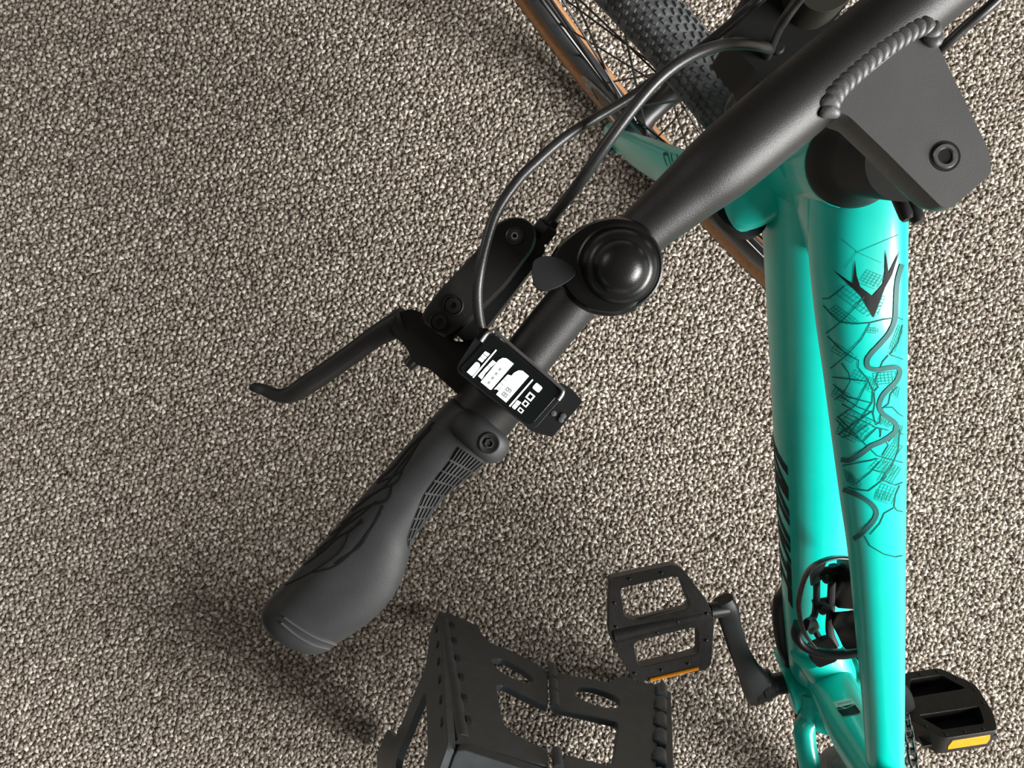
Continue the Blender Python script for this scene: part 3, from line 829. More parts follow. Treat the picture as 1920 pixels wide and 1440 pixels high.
pad = plate_px('button_pad', pad_o, [], .9485, .014, 'stem' if False else 'plastic', disp, bevel=.0018, bseg=3)
for (x, y) in ((1038, 775), (1056, 780), (1052, 787)):
    V, F = lathe_geo(U(x, y, .9484), (0, 0, 1), [(.0013, 0), (.0012, .0007), (.0006, .0009)], 12)
    finish('pad_button', V, F, 'stem', disp)
bracket = round_poly([(950, 640), (985, 665), (1045, 715), (1000, 770), (900, 740), (870, 690)], 10, 4)
plate_px('display_mount', bracket, [], .940, .018, 'plastic', disp, bevel=.002)
def d8(pts): return [(860 + x / 8, 630 + y / 8) for x, y in pts]
LZ = ds_z + .0012
def lit(name, polys, z=LZ, mat='lit', holes=None):
    g = []
    for i, p in enumerate(polys):
        g.append(plate_geo(d8(p), [d8(h) for h in (holes[i] if holes else [])], lambda x, y: U(x, y, z), (0, 0, -.0003)))
    V, F = join(g)
    return finish(name, V, F, mat, disp, smooth=False)
lit('battery_icon', [[(122, 540), (250, 398), (275, 390), (308, 408), (320, 440), (308, 478), (210, 595), (190, 596)]])
lit('battery_digits', [[(290, 352), (325, 312), (385, 358), (352, 398), (335, 385)], [(332, 305), (360, 270), (424, 318), (392, 352)], [(368, 262), (400, 228), (470, 270), (432, 310)]])
lit('screen_line', [[(556, 203), (573, 214), (224, 630), (206, 616)]])
lit('screen_line', [[(1104, 648), (1121, 661), (772, 1064), (754, 1048)]])
lit('data_label', [[(292, 600), (360, 522), (400, 560), (345, 652)], [(366, 515), (430, 445), (475, 478), (405, 555)], [(437, 438), (512, 360), (562, 398), (482, 472)]])
lit('data_field', [[(330, 690), (600, 362), (660, 328), (720, 336), (826, 416), (490, 806), (470, 806)]])
lit('data_label', [[(530, 800), (570, 756), (612, 800), (604, 822), (575, 800)], [(575, 750), (622, 700), (668, 745), (618, 794)], [(628, 694), (672, 645), (720, 690), (674, 738)], [(678, 640), (735, 580), (802, 598), (726, 682)]])
lit('data_field', [[(562, 875), (830, 552), (900, 516), (960, 522), (1055, 602), (712, 998)]])
lit('mode_label', [[(800, 1062), (836, 1016), (890, 1052), (846, 1102), (818, 1088)], [(842, 1010), (880, 962), (938, 996), (898, 1046)]])
def sq(cx, cy, w, h):
    ux, uy = .76 * w, .64 * w; vx, vy = -.64 * h, .76 * h
    return [(cx - ux - vx, cy - uy - vy), (cx + ux - vx, cy + uy - vy), (cx + ux + vx, cy + uy + vy), (cx - ux + vx, cy - uy + vy)]
for (x, y, w, h) in ((930, 1115, 42, 32), (1003, 1015, 44, 42), (1074, 910, 54, 54)):
    lit('level_box', [sq(x, y, w, h)], holes=[[sq(x, y, w * .56, h * .60)]])
lit('level_box', [round_poly(sq(1182, 776, 62, 52), 26, 4)])
def seg(name, polys, w, z, mat):
    g = []
    for p in polys:
        q = d8(p); V0 = [U(x, y, z) for x, y in q]
        g.append(sweep_geo(V0, w, .00006, 4, up=(0, 0, 1)))
    V, F = join(g); return finish(name, V, F, mat, disp, smooth=False)
seg('dash_digits', [[(438, 718), (472, 682)], [(493, 652), (528, 612)], [(549, 585), (582, 548)], [(604, 518), (637, 482)]], .00050, LZ + .0002, 'segment')
def dig(cx, cy, pts, w=24, h=36): return [(cx + .64 * w * u - .77 * h * v, cy - .77 * w * u - .64 * h * v) for u, v in pts]
e8 = dig(692, 880, [(-1, 0), (-1, 1), (1, 1), (1, -1), (-1, -1), (-1, 0), (1, 0)])
e9 = dig(748, 812, [(1, 0), (-1, 0), (-1, 1), (1, 1), (1, -1), (-1, -1)])
seg('speed_digits', [e8, e9], .00042, LZ + .0002, 'segment')

# ---- bell
bz = .944
bell_o = smooth_path([(1032, 482), (1044, 462), (1062, 445), (1092, 424), (1125, 411), (1158, 407), (1192, 414), (1218, 432), (1234, 460), (1238, 495), (1230, 530), (1212, 560), (1185, 583), (1150, 592), (1112, 587), (1080, 570), (1060, 548), (1042, 515), (1032, 482)], 4)[:-1]
bpts = [tuple(p) for p in bell_o]
pts, tris = fill_poly(bpts); n = len(pts); Vs = []
for ins, z in ((.82, .9600), (.93, .9590), (1.0, .9560), (1.0, .9520), (.9, .9460), (.6, .9400)):
    for p in pts:
        q = U(p[0], p[1], .956); c0 = U(1145, 498, .956); q = c0 + (q - c0) * ins
        Vs.append(Vector((q.x, q.y, z)))
Fs = [t for t in tris] + [tuple(i + 5 * n for i in reversed(t)) for t in tris]
for k in range(5):
    for i in range(n):
        j = (i + 1) % n; Fs.append((k * n + i, k * n + j, (k + 1) * n + j, (k + 1) * n + i))
bell = finish('bell', Vs, Fs, 'gloss', bike, angle=35)
bax = Vector((-.06, -.16, 1))
V, F = lathe_geo(U(1161, 500, .9585), bax, [(.0168, 0), (.0174, .0008), (.0174, .0020), (.0166, .0026), (.0158, .0024), (.0150, .0034), (.0142, .0062), (.0130, .0084), (.0116, .0094), (.0110, .0096), (.0105, .0106), (.0098, .0130), (.0084, .0152), (.0064, .0168), (.0038, .0178), (.0012, .0181)], 56)
finish('bell_dome', V, F, 'bellcup', bell, angle=28)
stk_o = [tuple(p) for p in smooth_path([(997, 505), (1002, 488), (1020, 480), (1045, 483), (1068, 494), (1081, 508), (1072, 522), (1050, 536), (1030, 543), (1012, 543), (1001, 530), (997, 505)], 4)[:-1]]
V, F = plate_geo(stk_o, [], lambda x, y: U(x, y, .9625 + .00007 * (1030 - x) * .4), (0, 0, -.0045))
finish('bell_striker', V, F, 'plastic', bell, bevel=.0016, bseg=3)
V, F = lathe_geo(clamp_mid.lerp(U(1202, 437, .938), .0) * 0 + U(1150, 487, .934) - ca * .007, ca, [(.0115, 0), (.0132, .001), (.0132, .013), (.0115, .014)], 28)
finish('bell_clamp', V, F, 'plastic', bell)

# ---- front light and bracket ahead of the stem
fl_o = round_poly([(1385, 42), (1400, -20), (1440, -70), (1560, -90), (1600, -10), (1560, 45), (1500, 100), (1450, 150), (1420, 158), (1416, 130), (1392, 104), (1366, 70), (1372, 62), (1383, 58)], 8, 4)
flight = plate_px('front_light', fl_o, [],   .872, .040, 'matt_black', bike, bevel=.004, bseg=3)
lens_o = round_poly([(1500, -110), (1600, -122), (1628, -50), (1590, 4), (1550, 26), (1510, 14), (1490, -30)], 18, 5)
plate_px('light_housing', lens_o, [], .893, .022, 'olive', flight, bevel=.005, bseg=4)
V, F = lathe_geo(U(1452, 97, .868), (0, 0, 1), [(.0035, 0), (.0035, .006), (.0026, .007)], 14)
finish('light_screw', V, F, 'plastic', flight)

# ---- front wheel
hub_c = U(1230, 200, .338)
WH = math.radians(131); WL = math.radians(11)
wf = Vector((math.cos(WH), math.sin(WH), 0)); wl = Vector((-math.sin(WH), math.cos(WH), 0))
wu = Vector((0, 0, 1)) * math.cos(WL) + wl * math.sin(WL)
wa = wl * math.cos(WL) - Vector((0, 0, 1)) * math.sin(WL)       # axle, towards the bicycle's left
def wheel(c, f, u, a, detailed, label):
    def P(r, th, l): return c + f * (r * math.cos(th)) + u * (r * math.sin(th)) + a * l
    def ring(prof, n=120, closed=True):
        V = []; F = []; m = len(prof)
        for i in range(n):
            th = 2 * math.pi * i / n
            for r, l in prof: V.append(P(r, th, l))
        for i in range(n):
            for k in range(m if closed else m - 1):
                k2 = (k + 1) % m; j = (i + 1) % n
                F.append((i * m + k, i * m + k2, j * m + k2, j * m + k))
        return V, F
    rim_prof = [(.292, .0135), (.287, .0140), (.280, .0135), (.273, .0105), (.269, .005), (.268, 0), (.269, -.005), (.273, -.0105), (.280, -.0135), (.287, -.0140), (.292, -.0135), (.289, 0)]
    V, F = ring(rim_prof); rim = finish('front_wheel' if detailed else 'rear_wheel', V, F, 'rim', bike, angle=60)
    tc, tr = .3135, .0225
    side = [(tc + tr * math.sin(t), tr * math.cos(t)) for t in [math.radians(d) for d in range(-62, -1, 6)]]
    inner = [(r - .001, l * .93) for r, l in side]
    for s in (1, -1):
        V, F = ring([(r, l * s) for r, l in side] + [(r, l * s) for r, l in reversed(inner)])
        finish('tyre_sidewall', V, F, 'tan', rim, angle=60)
    tre = [(tc + tr * math.sin(t) + .0008, tr * math.cos(t) * 1.02) for t in [math.radians(d) for d in range(-4, 185, 8)]]
    tri = [(r - .0028, l * .9) for r, l in tre]
    V, F = ring(tre + list(reversed(tri))); finish('tyre_tread', V, F, 'tread', rim, angle=60)
    if not detailed: return rim
    # knobs
    g = []
    nk = 280
    for i in range(nk):
        th0 = 2 * math.pi * i / nk
        for (pa, off, ln, wd, h) in ((90, 0, .0044, .0032, .0016), (77, .5, .0044, .0030, .0016), (103, .5, .0044, .0030, .0016), (64, 0, .0046, .0034, .0020), (116, 0, .0046, .0034, .0020), (51, .5, .0046, .0036, .0022), (129, .5, .0046, .0036, .0022), (37, 0, .0046, .0036, .0024), (143, 0, .0046, .0036, .0024), (20, 0, .0075, .0042, .0016), (160, 0, .0075, .0042, .0016)):
            if pa in (20, 160) and i % 2: continue
            th = th0 + off * 2 * math.pi / nk; ph = math.radians(pa)
            R = tc + (tr + .0004) * math.sin(ph); l = (tr * 1.02) * math.cos(ph)
            cen = P(R, th, l); rad = f * math.cos(th) + u * math.sin(th); tan = -f * math.sin(th) + u * math.cos(th)
            nn = rad * math.sin(ph) + a * math.cos(ph); sd = tan.cross(nn)
            tw = .35 * (1 if pa > 90 else -1 if pa < 90 else 0)
            t2 = tan * math.cos(tw) + sd * math.sin(tw); s2 = -tan * math.sin(tw) + sd * math.cos(tw)
            v = []
            for (hh, k) in ((0, 1.0), (h, .8)):
                for (x, y) in ((-1, -1), (1, -1), (1, 1), (-1, 1)):
                    v.append(cen + t2 * (x * ln / 2 * k) + s2 * (y * wd / 2 * k) + nn * hh)
            g.append((v, [(4, 5, 6, 7), (0, 1, 5, 4), (1, 2, 6, 5), (2, 3, 7, 6), (3, 0, 4, 7)]))
    V, F = join(g); o = finish('tread_knobs', V, F, 'tread', rim, smooth=False); o['kind'] = 'stuff'
    # hub
    V, F = lathe_geo(c - a * .046, a, [(.010, 0), (.012, .004), (.012, .012), (.026, .013), (.027, .0145), (.026, .016), (.016, .018), (.0128, .030), (.0128, .056), (.016, .068), (.027, .070), (.027, .073), (.019, .074), (.018, .088), (.012, .092)], 40)
    finish('wheel_hub', V, F, 'black_metal', rim)
    # spokes and nipples
    ns = 32
    for i in range(ns):
        s = 1 if i % 2 else -1
        th = 2 * math.pi * i / ns; dirn = 1 if (i // 2) % 2 else -1
        hub_th = th + dirn * math.radians(62)
        p0 = P(.0245, hub_th, s * .0285 - .0 + .0005 * dirn); p1 = P(.268, th, s * .002)
        V, F = sweep_geo([p0, p1], .0012, .0012, 6); finish('spoke', V, F, 'spoke', rim)
        dn = (p0 - p1).normalized()
        V, F = sweep_geo([p1 - dn * .002, p1 + dn * .012], .0017, .0017, 6); finish('nipple', V, F, 'spoke', rim)
    # disc rotor on the left side with round cut-outs
    rl = .040
    outer = [(.080 * math.cos(t), .080 * math.sin(t)) for t in np.linspace(0, 2 * math.pi, 64, endpoint=False)]
    inn = [(.064 * math.cos(t), .064 * math.sin(t)) for t in np.linspace(0, 2 * math.pi, 64, endpoint=False)]
    hs = []
    for i in range(24):
        t = 2 * math.pi * i / 24; rr = .072 + .003 * (-1) ** i
        hs.append([(rr * math.cos(t) + .0032 * math.cos(q), rr * math.sin(t) + .0032 * math.sin(q)) for q in np.linspace(0, 2 * math.pi, 8, endpoint=False)])
    V, F = plate_geo(outer, [inn] + hs, lambda x, y: c + f * x + u * y + a * rl, a * -.0018)
    finish('brake_rotor', V, F, 'steel_dark', rim, angle=30)
    arms = []
    for i in range(6):
        t = 2 * math.pi * i / 6; t2 = t + .5
        arms.append(sweep_geo([c + f * (.018 * math.cos(t)) + u * (.018 * math.sin(t)) + a * (rl - .001), c + f * (.066 * math.cos(t2)) + u * (.066 * math.sin(t2)) + a * (rl - .001)], .004, .0009, 6, up=a))
    V, F = join(arms); finish('rotor_carrier', V, F, 'black_metal', rim)
    return rim
fw = wheel(hub_c, wf, wu, wa, True, 'front')

# ---- fork
ldrop = hub_c + wa * .056; rdrop = hub_c - wa * .056
axis_at = lambda z: ht_top + st_dir * ((z - ht_top.z) / st_dir.z)
crown_c = axis_at(.690)
for s, dr in ((1, ldrop), (-1, rdrop)):
    top = crown_c + wl * (.047 * s) + wf * .004
    path = smooth_path([dr + Vector((0, 0, -.012)), dr + Vector((0, 0, .012)), dr.lerp(top, .25) + wl * .004 * s + wf * .007, dr.lerp(top, .6) + wl * .006 * s + wf * .014, top + wf * .004], 6)
    N = len(path)
    fk = sweep_geo(path, [lerp_list([(0, .007), (.3, .0085), (1, .014)], i / (N - 1)) for i in range(N)], [lerp_list([(0, .014), (.12, .0185), (.4, .0235), (1, .0255)], i / (N - 1)) for i in range(N)], 28, up=wf, ex=2.6)
    leg = finish('fork_leg', fk[0], fk[1], 'mint', bike, angle=60)
    if s == 1: lleg = leg
    V, F = lathe_geo(dr - wa * .010 * s, wa * s, [(.013, 0), (.014, .003), (.014, .016), (.010, .019)], 24)
    finish('fork_dropout', V, F, 'mint', bike)
    V, F = lathe_geo(dr + wa * .008 * s, wa * s, [(.0085, 0), (.0085, .007), (.006, .009)], 18)
    finish('axle_end', V, F, 'black_metal', bike)
cr = smooth_path([crown_c + wl * .047 + wf * .004, crown_c + wl * .036 + Vector((0, 0, .014)), crown_c + Vector((0, 0, .022)), crown_c - wl * .036 + Vector((0, 0, .014)), crown_c - wl * .047 + wf * .004], 6)
V, F = sweep_geo(cr, .0225, .016, 24, ex=2.4); finish('fork_crown', V, F, 'mint', bike, angle=60)
V, F = sweep_geo([crown_c + wl * .049 + Vector((0, 0, -.012)), crown_c + wl * .0475 + Vector((0, 0, -.003))], [.0165, .0165], [.0245, .0245], 24, up=wf)
finish('hose_guide_ring', V, F, 'rubber_dark', bike)
V, F = lathe_geo(ht_bot - st_dir * .006, st_dir, [(.028, 0), (.029, .002), (.029, .006)], 32); finish('crown_race', V, F, 'black_metal', bike)
# lettering on the fork blade
bv_f = bvh_of([lleg])
def f6(pts): return [(1060 + x / 6.857, 120 + y / 6.857) for x, y in pts]
for p, w in ((smooth_path([(1310, 1310), (1275, 1210), (1265, 1150), (1290, 1140), (1315, 1150), (1335, 1220), (1362, 1300)], 4), 1.2), ([(1360, 1150), (1366, 1200), (1382, 1260)], 1.2), ([(1435, 1160), (1444, 1215)], 1.2), ([(1268, 1160), (1312, 1165)], 4.0)):
    V, F = ribbon_geo(bv_f, f6([tuple(q) for q in p]), w, .0004, 2)
    if F: finish('fork_letter', V, F, 'road', lleg)
# brake caliper on the left blade
cal = hub_c + wa * .046 + wf * -.052 + wu * .055
cax = (wf * -1 + wu * 1).normalized()
for k, (l, w, h, m) in enumerate(((0, .011, .022, 'black_metal'), (-.012, .006, .018, 'steel_dark'))):
    V, F = sweep_geo([cal + wa * l - cax * h, cal + wa * l - cax * h * .8, cal + wa * l + cax * h * .8, cal + wa * l + cax * h], [w * .7, w, w, w * .7], [w * .7, w, w, w * .7], 12, up=wa, ex=4)
    finish('brake_caliper', V, F, m, bike)

# ---- rear wheel (only its front edge comes into the picture)
ru = Vector((0, 0, 1)) * math.cos(LEAN) + left * math.sin(LEAN)
wheel(rear_hub, fwd, ru, axle_b, False, 'rear')

# ---- cranks and chain
spin_l = U(1442, 1284, .280); spin_in = U(1500, 1276, .284)
V, F = sweep_geo([spin_in, U(1478, 1279, .282), spin_l], .0125, .0125, 20); finish('crank_axle', V, F, 'black_metal', bike)
cp = smooth_path([(*U(1356, 1124, .395), .0100, .0085), (*U(1363, 1143, .390), .0118, .0085), (*U(1372, 1178, .372), .0105, .0075), (*U(1384, 1215, .348), .0105, .0075), (*U(1403, 1255, .318), .0130, .0085), (*U(1420, 1287, .290), .0180, .0105), (*U(1424, 1304, .276), .0160, .0105)], 5)
V, F = sweep_geo([p[:3] for p in cp], [p[3] for p in cp], [p[4] for p in cp], 20, ex=3.2)
crank = finish('crank_arm', V, F, 'plastic', bike, angle=50)
bca = (U(1442, 1280, .282) - U(1414, 1287, .279)).normalized()
V, F = lathe_geo(U(1412, 1288, .279), bca, [(.014, 0), (.0185, .002), (.0185, .010), (.020, .011), (.020, .017), (.0165, .018), (.0165, .023), (.012, .025)], 32)
finish('crank_boss', V, F, 'plastic', crank)
V, F = sweep_geo([U(1330, 1146, .396), U(1362, 1140, .392)], .0085, .0085, 16); finish('pedal_axle', V, F, 'black_metal', crank)

pz = lambda x, y: .402 + .00006 * (1170 - y)
outer = round_poly([(1143, 1085), (1262, 1059), (1280, 1066), (1325, 1125), (1340, 1160), (1334, 1246), (1322, 1257), (1200, 1278), (1184, 1270), (1148, 1208), (1141, 1183)], 10, 4)
h1 = round_poly([(1163, 1103), (1266, 1080), (1276, 1086), (1294, 1134), (1288, 1142), (1196, 1165), (1172, 1158)], 8, 3)
h2 = round_poly([(1188, 1208), (1200, 1200), (1302, 1176), (1310, 1184), (1310, 1226), (1198, 1252)], 8, 3)
pedal = plate_px('pedal', outer, [h1, h2], pz, .020, 'pedal', bike, bevel=.003, bseg=2)
V, F = sweep_geo([U(1330, 1146, .393), U(1150, 1188, .393)], .011, .0105, 18); finish('pedal_spindle_sleeve', V, F, 'pedal', pedal)
V, F = sweep_geo([U(1219, 1275, .396), U(1310, 1253, .397)], .0020, .0020, 8); finish('pedal_reflector', V, F, 'amber', pedal)
for (x, y) in ((1180, 1085), (1240, 1074), (1190, 1262), (1240, 1256), (1290, 1244), (1152, 1130), (1155, 1175), (1325, 1150), (1324, 1200), (1232, 1185), (1270, 1165)):
    V, F = lathe_geo(U(x, y, pz(x, y) - .001), (0, 0, 1), [(.0016, 0), (.0015, .0022), (.0008, .0026)], 8); finish('grip_stud', V, F, 'pedal', pedal)

# right pedal: pitched so that its rear face with the reflector turns up
r0 = U(1701, 1334, .165); r1 = U(1848, 1312, .158)
ra_ = (r1 - r0).normalized(); pt = math.radians(-56)
perp = Vector((0, 0, 1)).cross(ra_).normalized()
rf = perp * math.cos(pt) + Vector((0, 0, 1)) * math.sin(pt)     # towards the front of the pedal
rn = ra_.cross(rf).normalized()
if rn.z < 0: rn = -rn
pc = U(1764, 1330, .165)
W2, L2, H2 = .054, .050, .0165
def RP(x, y, z): return pc + ra_ * x + rf * y + rn * z
out2 = round_poly([(-W2, L2 * .55), (-W2 * .55, L2), (W2 * .35, L2), (W2 * .98, L2 * .35), (W2, -L2 * .5), (W2 * .86, -L2), (-W2 * .45, -L2), (-W2, -L2 * .35)], .006, 3)
k1 = round_poly([(-W2 * .75, L2 * .25), (-W2 * .5, L2 * .78), (W2 * .3, L2 * .78), (W2 * .70, L2 * .28)], .004, 3)
k2 = round_poly([(-W2 * .75, -L2 * .28), (-W2 * .38, -L2 * .76), (W2 * .66, -L2 * .76), (W2 * .76, -L2 * .28)], .004, 3)
V, F = plate_geo(out2, [k1, k2], lambda x, y: RP(x, y, H2), lambda p: rn * (-2 * H2))
pedal2 = finish('pedal', V, F, 'pedal', bike, bevel=.002)
V, F = plate_geo([(-W2 * .8, -L2 * .85), (W2 * .8, -L2 * .85), (W2 * .8, L2 * .85), (-W2 * .8, L2 * .85)], [], lambda x, y: RP(x, y, -H2 * .35), lambda p: rn * -.004)
finish('pedal_web', V, F, 'pedal', pedal2)
V, F = sweep_geo([RP(-W2 * 1.05, 0, 0), RP(W2 * .95, 0, 0)], .011, .011, 18); finish('pedal_spindle_sleeve', V, F, 'pedal', pedal2)
refl = [(-W2 * .26, -.0085), (W2 * .70, -.0085), (W2 * .74, .0), (W2 * .70, .0095), (-W2 * .22, .0095), (-W2 * .28, .0)]
V, F = plate_geo(refl, [], lambda x, z: RP(x, -L2 - .0008, z), lambda p: rf * .003)
finish('pedal_reflector', V, F, 'amber', pedal2, bevel=.0006)
V, F = plate_geo([(W2 * .79, -.004), (W2 * .90, -.004), (W2 * .90, .006), (W2 * .79, .006)], [], lambda x, z: RP(x, -L2 * .985 - .0006, z), lambda p: rf * .002)
finish('pedal_slot', V, F, 'rubber_dark', pedal2)
for (x, y) in ((-.7, .62), (-.2, .9), (.25, .9), (.62, .62), (.88, .2), (.9, -.2), (.55, -.9), (.1, -.9), (-.35, -.9), (-.7, -.6)):
    V, F = lathe_geo(RP(W2 * x, L2 * y, H2 - .0006), rn, [(.0020, 0), (.0018, .0018), (.001, .0022)], 8); finish('grip_stud', V, F, 'pedal', pedal2)
# right crank and chainring
bbr = BB - axle_b * .050
V, F = sweep_geo(smooth_path([bbr, bbr.lerp(r0, .5) - axle_b * .014, r0], 6), .0115, .008, 16, ex=3); finish('crank_arm', V, F, 'plastic', bike)
teeth = 42; prof = []
for i in range(teeth * 4):
    t = 2 * math.pi * i / (teeth * 4); prof.append(((.082 if i % 4 < 2 else .078) * math.cos(t), (.082 if i % 4 < 2 else .078) * math.sin(t)))
V, F = plate_geo(prof, [[(.062 * math.cos(t), .062 * math.sin(t)) for t in np.linspace(0, 2 * math.pi, 40, endpoint=False)]], lambda x, y: BB + axle_b * -.046 + fwd * x + ru * y, axle_b * -.003)
ringo = finish('chain_ring', V, F, 'black_metal', bike, angle=25)
sp = []
for i in range(5):
    t = 2 * math.pi * i / 5 + .3
    sp.append(sweep_geo([BB + axle_b * -.048, BB + axle_b * -.048 + fwd * .066 * math.cos(t) + ru * .066 * math.sin(t)], .007, .002, 8, up=axle_b))
V, F = join(sp); finish('ring_spider', V, F, 'black_metal', ringo)
ch0 = BB + axle_b * -.0475 + ru * .082; ch1 = rear_hub + axle_b * -.050 + ru * .030
ch0 = U(1698, 1345, .352); ch1 = U(1728, 1520, .350)
cdir = (ch1 - ch0).normalized(); csd = cdir.cross(Vector((0, 0, 1))).normalized()
for i in range(16):
    p = ch0 + cdir * (.0127 * i); w = .0042 if i % 2 else .0030
    g = []
    for s in (1, -1):
        g.append(sweep_geo([p + csd * w * s - cdir * .0042, p + csd * w * s + cdir * .0042 + cdir * .0085], .0009, .0040, 10))
    g.append(sweep_geo([p - csd * .004, p + csd * .004], .0036, .0036, 8))
    V, F = join(g); finish('chain_link', V, F, 'steel_dark', bike)

# ---- bottle cage on the down tube
def bar_px(name, pts, w, h, mat, parent, sub=6, ex=3.0):
    p = smooth_path([(*U(x, y, z),) for x, y, z in pts], sub)
    V, F = sweep_geo(p, w, h, 12, ex=ex); return finish(name, V, F, mat, parent, angle=50)
cage = bar_px('bottle_cage', [(1531, 1075, .505), (1531, 1120, .485), (1528, 1150, .470), (1522, 1168, .462), (1538, 1198, .450), (1560, 1215, .445)], .0030, .0030, 'plastic', bike)
bar_px('cage_loop', [(1588, 1046, .560), (1562, 1046, .562), (1538, 1054, .562), (1520, 1066, .560), (1508, 1085, .556), (1500, 1112, .550), (1497, 1135, .544), (1501, 1165, .536), (1510, 1190, .528), (1526, 1211, .520)], .0016, .0045, 'steel_dark', cage)
bar_px('cage_rail', [(1562, 1060, .515), (1560, 1100, .500), (1557, 1150, .475), (1556, 1185, .462), (1566, 1212, .452)], .0040, .0026, 'plastic', cage)
bar_px('cage_crossbar', [(1528, 1076, .508), (1548, 1071, .510), (1570, 1068, .512)], .0042, .0026, 'plastic', cage)
bar_px('cage_crossbar', [(1524, 1134, .482), (1546, 1130, .484), (1568, 1126, .486)], .0050, .0026, 'plastic', cage)
bar_px('cage_arm', [(1538, 1054, .560), (1530, 1075, .535), (1530, 1090, .512)], .0060, .0020, 'plastic', cage)
bar_px('cage_arm', [(1510, 1172, .530), (1520, 1168, .50), (1526, 1180, .470)], .0060, .0030, 'plastic', cage)
bar_px('cage_ring', [(1497, 1172, .505), (1493, 1190, .500), (1500, 1206, .498), (1518, 1218, .498), (1545, 1225, .500), (1580, 1226, .504), (1612, 1220, .508)], .0040, .0075, 'plastic', cage)
wing = round_poly([(1572, 1048), (1590, 1044), (1600, 1060), (1606, 1100), (1608, 1143), (1568, 1140), (1570, 1090)], 6, 3)
plate_px('cage_wing', wing, [], lambda x, y: .505 + (x - 1566) * .0014, .004, 'gloss', cage, bevel=.001)
wing2 = round_poly([(1562, 1150), (1606, 1146), (1610, 1215), (1585, 1218), (1572, 1190), (1562, 1172)], 5, 3)
plate_px('cage_wing', wing2, [], lambda x, y: .478 + (x - 1562) * .0013, .004, 'gloss', cage, bevel=.001)
foot = round_poly([(1520, 1212), (1558, 1195), (1572, 1215), (1570, 1240), (1535, 1253), (1524, 1240)], 6, 3)
plate_px('cage_foot', foot, [], lambda x, y: .455 + (x - 1520) * .0003 - (y - 1225) * .0004, .012, 'matt_black', cage, bevel=.003)
for (x, y, z) in ((1552, 1084, .512), (1545, 1143, .486)):
    V, F = lathe_geo(U(x, y, z), (0.1, .6, 1), [(.0042, -.004), (.0042, .001), (.0034, .003), (.0014, .0036)], 18); finish('cage_bolt', V, F, 'black_metal', cage)

# ------------------------------------------------------------------ the folding step stool
sp0 = U(834, 1146, 0.010); sp1 = U(1252, 1288, 0.010); sp2 = U(852, 1402, .385)
stool = empty('step_stool', (sp0.x + .16, sp0.y - .18, 0), 'dark grey plastic folding step stool standing on the carpet below the grip', 'step stool')
sn = (sp1 - sp0).cross(sp2 - sp0).normalized()
if sn.z < 0: sn = -sn
def SPL(x, y): return on_plane(x, y, sp0, sn)
tk = sn * -.009
def t5(pts): return [(720 + x / 4.8, 1140 + y / 4.8) for x, y in pts]
def t6(pts): return [(980 + x / 6, 1200 + y / 6) for x, y in pts]
lo_left = t5([(490, 60), (560, 38), (700, 90), (850, 160), (890, 240), (950, 310), (1100, 365), (1300, 455), (1440, 540)])
left_o = lo_left + [(1028, 1258), (1028, 1324)] + t5([(1400, 850), (1250, 780), (1110, 705), (1060, 690), (1015, 700), (1040, 850), (1060, 960), (1090, 1050), (1150, 1115), (1300, 1195), (1400, 1240)]) + [(1028, 1408), (1028, 1436), (980, 1424), (860, 1394), (850, 1392)] + t5([(660, 1180), (590, 800), (540, 450), (510, 250)])
oval1 = smooth_path([(921, 1238), (938, 1234), (962, 1244), (988, 1260), (1001, 1274), (988, 1280), (962, 1271), (936, 1256), (921, 1238)], 3)[:-1]
V, F = plate_geo(left_o, [[tuple(p) for p in oval1]], SPL, tk)
pl = finish('folding_panel', V, F, 'stool', stool, bevel=.0014, bseg=2)
right_o = [(1044, 1260)] + t6([(430, 365), (560, 400), (800, 440), (960, 475), (1060, 420), (1170, 410), (1300, 460), (1500, 500), (1600, 520)]) + [(1236, 1320), (1233, 1380), (1230, 1450), (1044, 1441)] + [(1060, 1414)] + t6([(700, 1340), (940, 1400), (1010, 1370), (1040, 1200), (1075, 950), (1060, 920), (860, 870), (500, 790)]) + [(1044, 1328)]
oval2 = smooth_path(t6([(580, 570), (640, 525), (760, 530), (900, 570), (1060, 640), (1095, 710), (1060, 755), (900, 750), (720, 690), (600, 620), (580, 570)]), 3)[:-1]
V, F = plate_geo(right_o, [[tuple(p) for p in oval2]], SPL, tk)
pr = finish('folding_panel', V, F, 'stool', stool, bevel=.0014, bseg=2)
# centre hinge barrels
for a, b in (((1034, 1252), (1036, 1276)), ((1037, 1282), (1038, 1300)), ((1038, 1305), (1040, 1330)), ((1042, 1412), (1046, 1446))):
    V, F = sweep_geo([SPL(*a) + sn * .002, SPL(*b) + sn * .002], .0062, .0062, 16); finish('hinge_barrel', V, F, 'stool', stool)
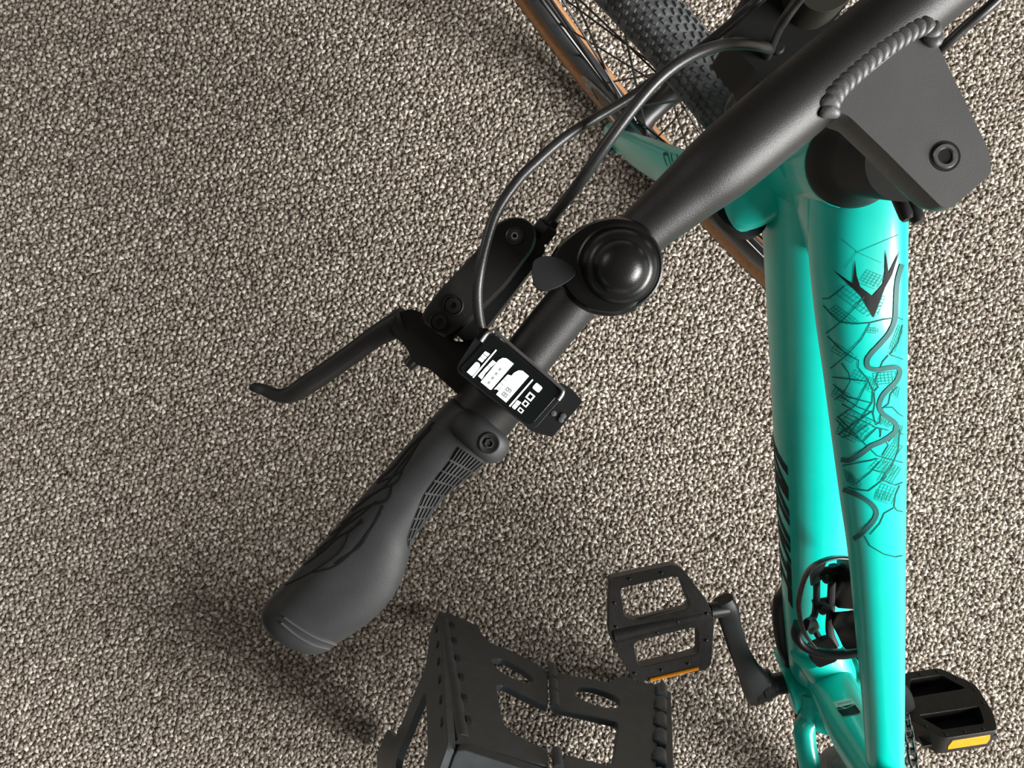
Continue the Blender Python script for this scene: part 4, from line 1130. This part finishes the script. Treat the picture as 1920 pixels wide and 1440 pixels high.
# hinge knuckles along the two legs, with dark slots between them
hl = [SPL(x, y) for x, y in t5([(545, 90), (575, 300), (610, 500), (650, 700), (680, 900), (720, 1150)])]
hl = [Vector(p) for p in smooth_path(hl, 4)]
V, F = sweep_geo([p - sn * .0075 for p in hl], .0095, .0095, 18); finish('hinge_barrel', V, F, 'stool', stool)
for pts_ in ([(615, 155), (635, 295), (660, 455), (695, 620), (725, 810), (760, 1010)],):
    for (x, y) in t5(pts_):
        dirv = (SPL(x + 3, y + 16) - SPL(x, y)).normalized(); sdv = dirv.cross(sn)
        V, F = sweep_geo([SPL(x, y) - dirv * .007 + sn * .0006, SPL(x, y) + dirv * .007 + sn * .0006], .0032, .0014, 8, up=sn, ex=4); finish('hinge_slot', V, F, 'rubber_dark', stool)
for (x, y) in t6([(1520, 585), (1505, 745), (1500, 925), (1495, 1110), (1485, 1330)]) + [(1226, 1460)]:
    V, F = sweep_geo([SPL(x, y - 6) + sn * .0006, SPL(x, y + 6) + sn * .0006], .0042, .0016, 8, up=sn, ex=4); finish('hinge_slot', V, F, 'rubber_dark', stool)
for (x, y) in t6([(1560, 590), (1555, 745), (1550, 925), (1545, 1110), (1540, 1330)]) + [(1236, 1460)]:
    V, F = sweep_geo([SPL(x, y - 9), SPL(x, y + 9)], .0085, .0085, 14); finish('hinge_knuckle', V, F, 'stool', stool)
# the two side legs: sloping frames that run back from the front panel
inw = (sp1 - sp0); inw.z = 0; inw.normalize(); back = Vector((inw.y, -inw.x, 0))
topL = SPL(852, 1402); topR = SPL(1252, 1500)
for s, (f0, f1) in ((-1, (sp0, topL)), (1, (SPL(1248, 1292), topR))):
    f0 = f0 + inw * (-.002 * s); f1 = f1 + inw * (-.002 * s)
    b0 = f0 + back * .235 + inw * .020 * s; b1 = f1 + back * .195 + inw * .004 * s
    outn = (f1 - f0).cross(b0 - f0).normalized()
    if outn.dot(inw * s) < 0: outn = -outn
    def LP(u, v): return (f0.lerp(b0, u)).lerp(f1.lerp(b1, u), v)
    o2 = round_poly([(0, 0), (.16, 0), (.24, .20), (.72, .20), (.82, 0), (1, 0), (1, 1), (0, 1)], .03, 3)
    hh = round_poly([(.26, .36), (.74, .36), (.72, .80), (.28, .80)], .06, 3)
    V, F = plate_geo(o2, [hh], lambda u, v: LP(u, v), outn * (.010))
    lg = finish('side_leg', V, F, 'stool', stool, bevel=.002)
    for v in (.12, .26, .4, .54, .68, .82):
        dv = (LP(.06, v + .03) - LP(.06, v)).normalized()
        V, F = sweep_geo([LP(.055, v) - dv * .007 + outn * .0104, LP(.055, v) + dv * .007 + outn * .0104], .0028, .0012, 8, up=outn, ex=4); finish('leg_slot', V, F, 'rubber_dark', lg)
# platform
pa = topL + inw * .002 + sn * .002; pb = topR + inw * .010 + sn * .002
pz_ = topL.z + .002; wv = back * .21
for k in range(2):
    x0 = 0 if k == 0 else .502; x1 = .498 if k == 0 else 1
    cs = [pa.lerp(pb, x0), pa.lerp(pb, x1), pa.lerp(pb, x1) + wv, pa.lerp(pb, x0) + wv]
    cs = [Vector((c.x, c.y, 0)) for c in cs]
    o2 = round_poly([(c.x, c.y) for c in cs], .010, 3)
    V, F = plate_geo(o2, [], lambda x, y: Vector((x, y, pz_)), (0, 0, -.020))
    pf = finish('platform_half', V, F, 'stool', stool, bevel=.005, bseg=3)
    for i in range(4):
        for j in range(3):
            q = cs[0].lerp(cs[1], (i + .7) / 4.4).lerp(cs[3].lerp(cs[2], (i + .7) / 4.4), (j + .8) / 3.4)
            V, F = lathe_geo(Vector((q.x, q.y, pz_ - .0004)), (0, 0, 1), [(.0085, 0), (.0082, .0012), (.0070, .0016)], 16); finish('grip_dot', V, F, 'stool', pf)
